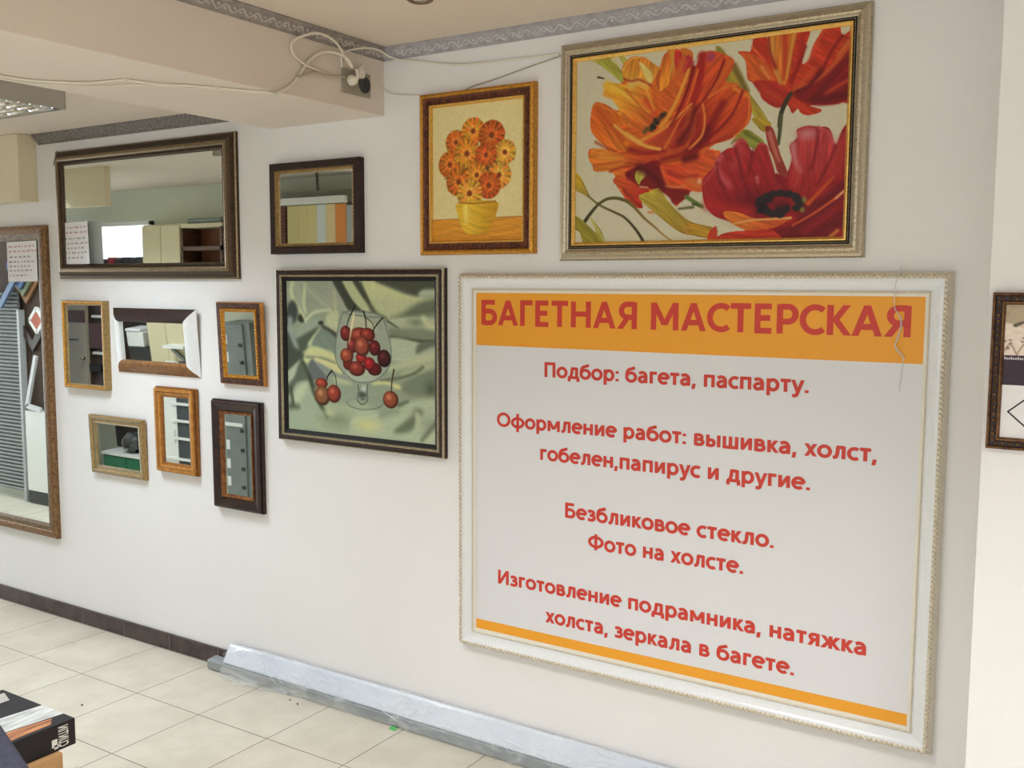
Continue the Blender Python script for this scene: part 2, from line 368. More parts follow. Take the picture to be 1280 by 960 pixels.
# dark tiled skirting
M_SKIRT = mat('dark_brown_tile', (0.035, 0.020, 0.018), 0.3, c2=(0.075, 0.05, 0.045), nscale=14, bump=0.1, bscale=40)
M_GROUT = mat('grey_grout', (0.42, 0.38, 0.35), 0.9)
sk = MB(); j = -4.86 - 0.3405 * 14
while j < -0.33:
    sk.box(max(j + 0.002, XL), min(j + 0.3385, -0.315), -0.012, 0, FLOOR, 0.098); j += 0.3405
sk.box(XL, -0.315, -0.0105, 0, FLOOR, 0.096, 1)
struct('baseboard_main', sk, [M_SKIRT, M_GROUT])

# ------------------------------------------------------------------ moulded cornices
M_CROWN = mat('lavender_grey_cornice', (0.42, 0.41, 0.42), 0.6, c2=(0.33, 0.31, 0.32), nscale=30, bump=0.3, bscale=150)
M_CROWN_D = mat('shaded_cornice', (0.34, 0.30, 0.27), 0.6, c2=(0.25, 0.215, 0.20), nscale=40, bump=0.3, bscale=150)  # shaded copy for the beam cornice: shade put into the colour
M_CROWN_HI = mat('relief_highlight', (0.56, 0.55, 0.56), 0.45, c2=(0.48, 0.46, 0.47), nscale=60)  # highlights on the raised scrolls painted as a paler colour
M_CROWN_DHI = mat('shaded_relief_highlight', (0.50, 0.46, 0.42), 0.45, c2=(0.40, 0.36, 0.33), nscale=60)  # beam copy: painted highlights, browner for the shade there
M_GRAIN = mat('granular_grey_cornice', (0.30, 0.27, 0.245), 0.7, c2=(0.12, 0.10, 0.09), nscale=170, ndet=2, lo=0.42, hi=0.6, bump=0.6, bscale=200)
CR = [(0.0, 0.0), (-0.006, 0.0), (-0.008, 0.006), (-0.013, 0.009), (-0.030, 0.026), (-0.034, 0.031), (-0.040, 0.034), (-0.040, 0.040), (0.0, 0.040)]
def cornice(b, p0, p1, nrm, top, h, prof, mi=0):
    """profile (out, up) run from p0 to p1 (xy) with out-direction nrm"""
    d = (Vector(p1) - Vector(p0)); L = d.length; d.normalize(); nv = Vector(nrm)
    P = [(Vector(p0) + nv * -o, top - h + u * h / 0.040) for o, u in prof]
    n = len(P); vs = [(q.x, q.y, z) for q, z in P] + [(q.x + d.x * L, q.y + d.y * L, z) for q, z in P]
    b.add(vs, [(i, (i + 1) % n, (i + 1) % n + n, i + n) for i in range(n)], mi)
    b.add(vs[:n], [tuple(range(n))], mi); b.add(vs[n:], [tuple(reversed(range(n)))], mi)
    return d, L, nv
def scrolls(b, p0, d, L, nv, zc, pitch, r):
    """running scroll relief: an S of three beads-on-arcs per pitch, lying on the slanted face"""
    upv = (Vector((0, 0, 1)) + nv * 0.95).normalized(); out = (nv - Vector((0, 0, 0.95))).normalized(); dv = Vector((d.x, d.y, 0))
    for i in range(int(L / pitch)):
        c = Vector((p0[0], p0[1], zc)) + dv * ((i + 0.5) * pitch) + nv * 0.021
        pts = [c + dv * (pitch * (t - 0.5) * 0.95) + upv * (r * math.sin(t * math.pi * 2) * 0.8) + out * 0.001 for t in (0, .15, .3, .45, .6, .75, .9, 1)]
        b.tube(pts, 0.0052, 6, 1, False)
        b.ell(c + dv * (pitch * -0.22) + upv * -r * 0.25, dv * 0.008, upv * 0.007, out * 0.007, 1, 8, 5)
        b.ell(c + dv * (pitch * 0.24) + upv * r * 0.3, dv * 0.008, upv * 0.007, out * 0.007, 1, 8, 5)
H = 0.042
b = MB(); d, L, nv = cornice(b, (BEAM_R, 0), (-0.31, 0), Vector((0, -1)), CEIL, H, CR); scrolls(b, (BEAM_R, 0), d, L, Vector((0, -1, 0)), CEIL - H * 0.55, 0.064, 0.014)
struct('trim_cornice_main', b, [M_CROWN, M_CROWN_HI])
b = MB(); d, L, nv = cornice(b, (BEAM_R, 0), (BEAM_R, YB), Vector((1, 0)), CEIL, H, CR); scrolls(b, (BEAM_R, 0), d, 2.6, Vector((1, 0, 0)), CEIL - H * 0.55, 0.064, 0.014)
struct('trim_cornice_beam', b, [M_CROWN_D, M_CROWN_DHI])
b = MB(); cornice(b, (-4.742, 0), (BEAM_L, 0), Vector((0, -1)), LOWCEIL, 0.048, CR)
struct('trim_cornice_aisle', b, M_GRAIN)

# ------------------------------------------------------------------ frame materials
def metal(name, c, dark, rough=0.35, ns=45, m=0.75, bump=0.25): return mat(name, lin(c), rough, m, c2=lin(dark), nscale=ns, lo=0.4, hi=0.72, bump=bump, bscale=ns * 3)
M_BRONZE = metal('dark_bronze', (84, 68, 50), (56, 44, 32), 0.38, 150, .75, .15)
M_BRONZE_HI = metal('worn_bronze_edge', (150, 130, 100), (104, 86, 62), 0.3, 150, .75, .15)
M_DKBROWN = mat('near_black_brown', lin((40, 24, 20)), 0.5, 0, c2=lin((54, 34, 26)), nscale=30, bump=0.1, spec=.3)
M_GOLD = metal('antique_gold', (208, 150, 58), (160, 104, 34), 0.32, 130, .75, .15)
M_GOLD_LT = metal('bright_gold', (236, 194, 108), (206, 156, 76), 0.26, 140, .75, .1)
M_REDBROWN = mat('red_brown_stain', lin((112, 56, 22)), 0.35, 0.2, c2=lin((70, 30, 16)), nscale=60, bump=0.3, bscale=120)
M_OCHRE = mat('honey_stained_wood', lin((202, 142, 66)), 0.38, 0.25, c2=lin((178, 116, 46)), nscale=50, bump=0.08, stretch=(1, 1, 1))
M_CHAMP = metal('champagne_silver', (196, 184, 160), (176, 162, 136), 0.34, 160, 0.7, 0.12)
M_SILVER = metal('tarnished_silver', (196, 184, 158), (150, 134, 104), 0.26, 140, 0.8, 0.12)
M_BLACK = mat('black_lacquer', (0.010, 0.008, 0.007), 0.5, spec=.2)
M_WHITE_FR = mat('white_distressed_lacquer', lin((232, 234, 234)), 0.3, 0.0, c2=lin((228, 230, 230)), nscale=90, bump=0.02, bscale=200, stretch=(1, 1, 1))
M_WORN = mat('worn_cream_gilding', lin((216, 208, 190)), 0.35, 0.1, c2=lin((204, 192, 166)), nscale=220, lo=0.45, hi=0.65, bump=0.15, bscale=300)
M_MOTTLE = mat('mottled_brown_lacquer', lin((96, 56, 34)), 0.35, 0.1, c2=lin((50, 26, 18)), nscale=55, bump=0.3, bscale=110)
M_MAHOG = mat('dark_mahogany_lacquer', lin((58, 33, 23)), 0.35, 0.05, c2=lin((26, 15, 14)), nscale=18, lo=0.3, hi=0.7, bump=0.05)
M_PALEGOLD = metal('dull_bronze_gold', (176, 148, 98), (132, 104, 62), 0.35, 130, .7, .15)
M_BACK = mat('fibreboard_backing', lin((120, 88, 60)), 0.9)
def mirror_material():
    m = bpy.data.materials.new('mirror_glass'); m.use_nodes = True; b = m.node_tree.nodes['Principled BSDF']
    b.inputs['Base Color'].default_value = (0.84, 0.88, 0.85, 1); b.inputs['Metallic'].default_value = 1; b.inputs['Roughness'].default_value = 0.015
    return m
M_MIRROR = mirror_material()

def frame_root(name, rect, label, cat, y=0.0, group=None):
    return root(name, ((rect[0] + rect[1]) / 2, y, rect[2]), label, cat, group)
def pane(name, rect, inset, depth, m, parent, y=0.0, th=0.003):
    return MB().box(rect[0] + inset, rect[1] - inset, y - depth, y - depth + th, rect[2] + inset, rect[3] - inset).build(name, m, parent)
def backing(rect, inset, depth, parent, y=0.0):
    return MB().box(rect[0] + inset, rect[1] - inset, y - depth, y - 0.001, rect[2] + inset, rect[3] - inset).build('backing_board', M_BACK, parent)

# ------------------------------------------------------------------ mirrors on the wall
def lean(r, amount, h):
    """a frame hung so that its top edge stands off the wall"""
    r.rotation_euler.x = math.asin(amount / h)

# large landscape mirror
R = (-4.588, -3.303, 1.778, 2.401)
t = frame_root('framed_mirror', R, 'large wide mirror in a dark bronze frame under the grey cornice', 'mirror')
b = MB().frame(R, [(0, 0), (0, .013), (.006, .018), (.016, .020), (.022, .030), (.034, .039), (.046, .042), (.054, .039)], [0, 1, 0, 0, 0, 1, 1])
b.build('moulding', [M_BRONZE, M_BRONZE_HI], t)
b = MB().frame(R, [(.054, .039), (.058, .033), (.066, .032), (.072, .027), (.074, .018)], 0).beads(R, .062, .033, .016, .0085, .0035, .003, 0, slant=0.5)
b.build('rope_edge', M_BRONZE, t)
pane('mirror_glass', R, .066, .022, M_MIRROR, t); backing(R, .02, .018, t)
MB().obox((-4.548, -.040, 2.366), (.014, 0, .034), (.004, 0, -.0017), (0, .0006, 0)).build('tape_strip', mat('brown_tape', lin((120, 100, 78)), .3), t)

# tall mirror at the left edge
M_OLDGOLD = mat('rubbed_old_gold', lin((140, 106, 66)), 0.45, 0.4, c2=lin((104, 72, 46)), nscale=70, lo=.4, hi=.65, bump=.35, bscale=90)
M_OLDGOLD2 = mat('rubbed_green_gold', lin((118, 98, 64)), 0.45, 0.4, c2=lin((86, 64, 42)), nscale=70, lo=.4, hi=.65, bump=.35, bscale=80)
R = (-5.46, -4.69, .438, 2.048)
t = frame_root('framed_mirror', R, 'tall full-length mirror in a rubbed old-gold frame at the far left', 'mirror')
b = MB().frame(R, [(0, 0), (0, .018), (.005, .026), (.020, .030), (.034, .031), (.040, .026), (.060, .024), (.072, .018), (.076, .010)], [0, 0, 0, 0, 0, 1, 1, 1])
b.build('moulding', [M_OLDGOLD, M_OLDGOLD2], t)
pane('mirror_glass', R, .070, .014, M_MIRROR, t); backing(R, .02, .010, t)

# black framed mirror between the big mirror and the flower picture
R = (-3.088, -2.600, 1.880, 2.248)
t = frame_root('framed_mirror', R, 'mirror in a plain black-brown frame with a thin gold rope edge inside', 'mirror')
MB().frame(R, [(0, 0), (0, .030), (.004, .034), (.026, .034), (.030, .031)], 0).build('moulding', M_DKBROWN, t)
b = MB().frame(R, [(.030, .031), (.032, .026), (.042, .023), (.044, .014)], 0).beads(R, .037, .026, .0135, .007, .004, .0035, 0, slant=.6)
b.build('rope_edge', M_PALEGOLD, t)
pane('mirror_glass', R, .038, .018, M_MIRROR, t); backing(R, .015, .014, t)

# six small sample mirrors
G = 'small framed sample mirrors'
R = (-4.557, -4.222, 1.240, 1.673)
t = frame_root('framed_mirror', R, 'small upright mirror in a thin gold-brown frame beside the tall mirror', 'mirror', group=G)
MB().frame(R, [(0, 0), (0, .033), (.004, .036), (.010, .036), (.016, .031), (.022, .029), (.024, .018)], [0, 0, 1, 1, 0, 0]).build('moulding', [M_PALEGOLD, M_GOLD], t)
pane('mirror_glass', R, .020, .022, M_MIRROR, t); backing(R, .01, .018, t)

R = (-4.160, -3.573, 1.336, 1.643)
t = frame_root('framed_mirror', R, 'small mirror with mismatched frame sides: dark top, brown bottom, white ends', 'mirror', group=G)
PR = [(0, 0), (0, .004), (.012, .012), (.024, .022), (.038, .030), (.050, .034), (.056, .033), (.062, .026), (.062, .012)]
MB().frame(R, PR, 0, sides='t').build('top_rail', M_DKBROWN, t)
MB().frame(R, PR, 0, sides='b').build('bottom_rail', mat('rubbed_brown_gold', lin((158, 110, 54)), .4, .3, c2=lin((122, 80, 38)), nscale=50, bump=.3, bscale=110), t)
for sd in 'lr': MB().frame(R, PR, 0, sides=sd).build('side_rail', M_WHITE_FR, t)
pane('mirror_glass', R, .058, .016, M_MIRROR, t); backing(R, .02, .005, t)
lean(t, .020, .307)

R = (-3.428, -3.152, 1.321, 1.681)
t = frame_root('framed_mirror', R, 'small mirror in a carved dark brown and gold frame, left of the cherries picture', 'mirror', group=G)
MB().frame(R, [(0, 0), (0, .014), (.003, .018), (.004, .021), (.024, .022), (.028, .020)], [1, 1, 1, 0, 0]).build('moulding', [M_MOTTLE, M_OCHRE], t)
b = MB().frame(R, [(.028, .020), (.030, .024), (.040, .022), (.046, .012)], 0).beads(R, .034, .022, .013, .006, .006, .005, 0)
b.build('carved_slip', M_GOLD, t)
pane('mirror_glass', R, .041, .015, M_MIRROR, t); backing(R, .01, .010, t)
lean(t, .016, .36)

R = (-4.378, -3.965, .825, 1.116)
t = frame_root('framed_mirror', R, 'small nearly square mirror in a dull silver-gold frame, lowest on the left', 'mirror', group=G)
MB().frame(R, [(0, 0), (0, .016), (.003, .022), (.010, .026), (.018, .026), (.024, .020), (.030, .018), (.040, .015), (.042, .008)], [0, 0, 0, 1, 0, 0, 1, 0]).build('moulding', [M_PALEGOLD, M_SILVER], t)
pane('mirror_glass', R, .038, .010, M_MIRROR, t); backing(R, .01, .008, t)
lean(t, .010, .291)

R = (-3.872, -3.594, .884, 1.284)
t = frame_root('framed_mirror', R, 'small narrow mirror in a honey-coloured stepped wooden frame', 'mirror', group=G)
MB().frame(R, [(0, 0), (0, .014), (.006, .014), (.006, .026), (.010, .032), (.020, .032), (.026, .026), (.036, .022), (.046, .018), (.048, .010)], [1, 1, 1, 0, 0, 1, 0, 1, 1]).build('moulding', [M_OCHRE, mat('honey_wood_groove_shade', lin((160, 104, 42)), .4, .2, c2=lin((136, 84, 32)), nscale=50)], t)  # darker tone paints shade into sides and grooves so the steps read
MB().beads(R, .008, .030, .012, .004, .0025, .003, 0).build('bead_edge', M_GOLD, t)
pane('mirror_glass', R, .044, .012, M_MIRROR, t); backing(R, .01, .010, t)
lean(t, .005, .40)

R = (-3.482, -3.176, .764, 1.251)
t = frame_root('framed_mirror', R, 'narrow upright mirror in a thick dark mahogany frame, lowest on the right', 'mirror', group=G)
MB().frame(R, [(0, 0), (0, .018), (.006, .018), (.006, .030), (.010, .033), (.016, .034), (.030, .028), (.044, .022), (.050, .020)], 0).build('moulding', M_MAHOG, t)
MB().frame(R, [(.050, .020), (.052, .026), (.058, .025), (.064, .016), (.065, .010)], 0).build('inner_slip', mat('rubbed_amber_slip', lin((150, 92, 40)), .35, .3, c2=lin((86, 48, 24)), nscale=40, bump=.1), t)
pane('mirror_glass', R, .060, .012, M_MIRROR, t); backing(R, .01, .010, t)
lean(t, .004, .487)

# paper notes stuck on two of the mirrors
M_PAPER = mat('white_paper', (0.82, 0.80, 0.80), 0.8)
M_INK_R = mat('red_ink', lin((176, 84, 88)), 0.8); M_INK_D = mat('dark_ink', lin((96, 92, 104)), 0.8)
def note(rect, y, curl, label, skew=0.0):
    x0, x1, z0, z1 = rect; nx, nz = 14, 10
    def pt(u, v, o=0.0):
        d = curl * max(0, u - 0.55) ** 2 * 4
        return (x0 + (x1 - x0) * u + skew * v - d * 0.15, y - d - o, z0 + (z1 - z0) * v + 0.004 * u)
    b = MB(); vs = [pt(i / nx, k / nz) for k in range(nz + 1) for i in range(nx + 1)]
    b.add(vs, [(k * (nx + 1) + i, k * (nx + 1) + i + 1, (k + 1) * (nx + 1) + i + 1, (k + 1) * (nx + 1) + i) for k in range(nz) for i in range(nx)])
    t = root('paper_note', ((x0 + x1) / 2, y, z0), label, 'note', 'notes taped to mirrors')
    o = b.build('sheet', M_PAPER, t); so = o.modifiers.new('thick', 'SOLIDIFY'); so.thickness = 0.0005
    rng = random.Random(int(abs(x0) * 1000))
    lines = [(.86, 0, .06, .90), (.74, 0, .06, .95), (.60, 1, .08, .72), (.48, 1, .05, .93), (.37, 1, .06, .70), (.26, 1, .06, .78), (.14, 1, .06, .66)]
    for mi, nm, m in ((0, 'red_writing', M_INK_R), (1, 'dark_writing', M_INK_D)):
        b = MB()
        for v, k, u0, u1 in lines:
            if k != mi: continue
            u = u0
            while u < u1:
                w = rng.uniform(.05, .13)
                for q in range(max(2, int(w / .022))):
                    uu = u + q * .022; hgt = rng.uniform(.022, .045)
                    b.quad(pt(uu, v - .004, .0006), pt(uu + .013, v, .0006), pt(uu + .017, v + hgt, .0006), pt(uu + .004, v + hgt, .0006))
                u += w + .035
        b.build(nm, m, t)
    return t
note((-5.040, -4.763, 1.763, 1.969), -.0155, .010, 'white sheet with red and dark writing taped on the tall mirror')
note((-4.552, -4.270, 1.848, 2.052), -.0235, .045, 'white sheet with red and dark writing curling off the big bronze mirror', -.006)

# ------------------------------------------------------------------ painter: turns lists of strokes into a painted canvas mesh
def smoothstep(x): x = np.clip(x, 0, 1); return x * x * (3 - 2 * x)
def blur(m, n):
    if n < 1: return m
    k = np.ones(2 * n + 1) / (2 * n + 1)
    m = np.apply_along_axis(lambda r: np.convolve(np.pad(r, n, mode='edge'), k, 'valid'), 1, m)
    return np.apply_along_axis(lambda r: np.convolve(np.pad(r, n, mode='edge'), k, 'valid'), 0, m)
def paint(ops, nx, ny, ground, unit, seed=1, streak=0.05, brush=0.0, contrast=1.0):
    """unit: how many canvas pixels one softness step is"""
    rng = np.random.default_rng(seed)
    img = np.zeros((ny, nx, 3)); img[:] = ground
    yy, xx = np.mgrid[0:ny, 0:nx]; X = (xx + .5) / nx; Y = (yy + .5) / ny; asp = ny / nx
    for op in ops:
        col = np.array(op[1], float)
        if op[0] == 'p':
            _, _, pts, soft, g, raw = op
            P = np.array([v[:] for v in catmull([Vector((a, c * asp, 0)) for a, c in pts], 5, True)])[:, :2] if not raw else np.array([(a, c * asp) for a, c in pts])
            pad = soft * unit / nx * 2 + 2 / nx
            i0 = max(0, int((P[:, 0].min() - pad) * nx)); i1 = min(nx, int((P[:, 0].max() + pad) * nx) + 2)
            j0 = max(0, int((P[:, 1].min() - pad) * nx)); j1 = min(ny, int((P[:, 1].max() + pad) * nx) + 2)
            if i1 <= i0 or j1 <= j0: continue
            x = X[j0:j1, i0:i1]; y = Y[j0:j1, i0:i1] * asp; ins = np.zeros(x.shape, bool)
            for (ax, ay), (bx, by) in zip(P, np.roll(P, -1, 0)):
                if ay == by: continue
                ins ^= ((ay > y) != (by > y)) & (x < (bx - ax) * (y - ay) / (by - ay) + ax)
            m = blur(blur(ins.astype(float), int(round(soft * unit * .5))), int(round(soft * unit * .5)))
            c = np.broadcast_to(col, x.shape + (3,))
            if brush:                                               # bristle marks running along the patch
                if g is not None: dv = np.array((g[2][0] - g[1][0], (g[2][1] - g[1][1]) * asp))
                else: q = P - P.mean(0); dv = np.linalg.eigh(q.T @ q)[1][:, 1]
                dv = dv / (np.hypot(*dv) + 1e-9); sc = (-(x - P[0, 0]) * dv[1] + (y - P[0, 1]) * dv[0]); al = (x * dv[0] + y * dv[1])
                ph = rng.uniform(0, 6.28, 6); fq = np.array((60, 95, 140, 210, 310, 420.)) * rng.uniform(.8, 1.2, 6)
                br = sum(np.sin(sc * fq[k] + ph[k] + 2.2 * np.sin(al * (7 + 5 * k) + ph[-1 - k])) for k in range(6)) / 2.4
                c = c * (1 + brush * br)[..., None]
            if g is not None:
                (c2, a, e) = g; a = np.array((a[0], a[1] * asp)); e = np.array((e[0], e[1] * asp)); d = e - a
                tt = smoothstep(((x - a[0]) * d[0] + (y - a[1]) * d[1]) / (d @ d))[..., None]
                c = c * (1 - tt) + (np.array(c2, float) * (1 + brush * br)[..., None] if brush else np.array(c2, float)) * tt
        elif op[0] == 's':
            _, _, pts, w0, w1, soft, c2 = op
            P = np.array([v[:] for v in catmull([Vector((a, c * asp, 0)) for a, c in pts], 6)])[:, :2]
            pad = max(w0, w1) + soft * unit / nx
            i0 = max(0, int((P[:, 0].min() - pad) * nx)); i1 = min(nx, int((P[:, 0].max() + pad) * nx) + 2)
            j0 = max(0, int((P[:, 1].min() - pad) * nx)); j1 = min(ny, int((P[:, 1].max() + pad) * nx) + 2)
            if i1 <= i0 or j1 <= j0: continue
            x = X[j0:j1, i0:i1]; y = Y[j0:j1, i0:i1] * asp
            best = np.full(x.shape, 9e9); tb = np.zeros(x.shape); n = len(P) - 1
            for k in range(n):
                a, e = P[k], P[k + 1]; d = e - a; q = d @ d + 1e-12
                s = np.clip(((x - a[0]) * d[0] + (y - a[1]) * d[1]) / q, 0, 1); tk = (k + s) / n
                dd = np.hypot(x - a[0] - s * d[0], y - a[1] - s * d[1]) - (w0 + (w1 - w0) * tk) / 2
                u = dd < best; best = np.where(u, dd, best); tb = np.where(u, tk, tb)
            e = soft * unit / nx
            m = smoothstep(.5 - best / (2 * e))
            c = np.broadcast_to(col, x.shape + (3,))
            if c2 is not None: c = c * (1 - tb[..., None]) + np.array(c2, float) * tb[..., None]
        else:
            _, _, (cx, cy), rx, ry, soft, c2 = op
            e = soft * unit / nx; ry2 = ry * asp; pad = e * 1.5
            i0 = max(0, int((cx - rx - pad) * nx)); i1 = min(nx, int((cx + rx + pad) * nx) + 2)
            j0 = max(0, int((cy * asp - ry2 - pad) * nx)); j1 = min(ny, int((cy * asp + ry2 + pad) * nx) + 2)
            if i1 <= i0 or j1 <= j0: continue
            x = X[j0:j1, i0:i1]; y = Y[j0:j1, i0:i1] * asp
            r = np.hypot((x - cx) / rx, (y - cy * asp) / ry2); m = smoothstep(.5 - (r - 1) * min(rx, ry2) / (2 * e))
            c = np.broadcast_to(col, x.shape + (3,))
        m = m[..., None]; img[j0:j1, i0:i1] = img[j0:j1, i0:i1] * (1 - m) + c * m
    n1 = blur(rng.normal(0, 1, (ny, nx)), 2); n2 = blur(rng.normal(0, 1, (ny, nx)), max(1, nx // 60))
    n = n1 / n1.std() * .6 + n2 / n2.std() * .2
    img = 132 + (img - 132) * contrast; img *= (1 + streak * n)[..., None]
    return np.clip(img, 0, 255)
M_PAINT = {}
def paint_material(rough):
    if rough in M_PAINT: return M_PAINT[rough]
    m = bpy.data.materials.new('painted_canvas'); m.use_nodes = True; n = m.node_tree.nodes
    a = n.new('ShaderNodeAttribute'); a.attribute_name = 'pigment'; bs = n['Principled BSDF']
    m.node_tree.links.new(a.outputs['Color'], bs.inputs['Base Color']); bs.inputs['Roughness'].default_value = rough; bs.inputs['Specular IOR Level'].default_value = 0.3
    t = n.new('ShaderNodeTexNoise'); t.inputs['Scale'].default_value = 400; u = n.new('ShaderNodeBump'); u.inputs['Strength'].default_value = .08; u.inputs['Distance'].default_value = .002
    m.node_tree.links.new(t.outputs['Fac'], u.inputs['Height']); m.node_tree.links.new(u.outputs[0], bs.inputs['Normal'])
    M_PAINT[rough] = m; return m
def canvas(name, rect, y, img, gain, parent, rough=.6):
    """flat sheet facing the room, one colour value per vertex; gain turns the palette into reflectance"""
    ny, nx = img.shape[:2]; x0, x1, z0, z1 = rect; off = parent.location
    xs = np.linspace(x0, x1, nx); zs = np.linspace(z1, z0, ny)
    co = np.empty((ny, nx, 3)); co[..., 0] = xs[None] - off.x; co[..., 1] = y - off.y; co[..., 2] = zs[:, None] - off.z
    idx = np.arange(nx * ny).reshape(ny, nx)
    f = np.stack([idx[:-1, :-1], idx[1:, :-1], idx[1:, 1:], idx[:-1, 1:]], -1).reshape(-1, 4)
    me = bpy.data.meshes.new(name); me.vertices.add(nx * ny); me.vertices.foreach_set('co', co.ravel())
    me.loops.add(len(f) * 4); me.loops.foreach_set('vertex_index', f.ravel()); me.polygons.add(len(f))
    me.polygons.foreach_set('loop_start', np.arange(len(f)) * 4); me.update(calc_edges=True); me.validate()
    c = img / 255.; c = np.where(c <= .04045, c / 12.92, ((c + .055) / 1.055) ** 2.4) * np.array(gain)
    at = me.color_attributes.new('pigment', 'FLOAT_COLOR', 'POINT')
    at.data.foreach_set('color', np.concatenate([np.clip(c, 0, .92), np.ones((ny, nx, 1))], -1).astype(np.float32).ravel())
    me.materials.append(paint_material(rough)); o = bpy.data.objects.new(name, me); COL.objects.link(o); o.parent = parent
    return o

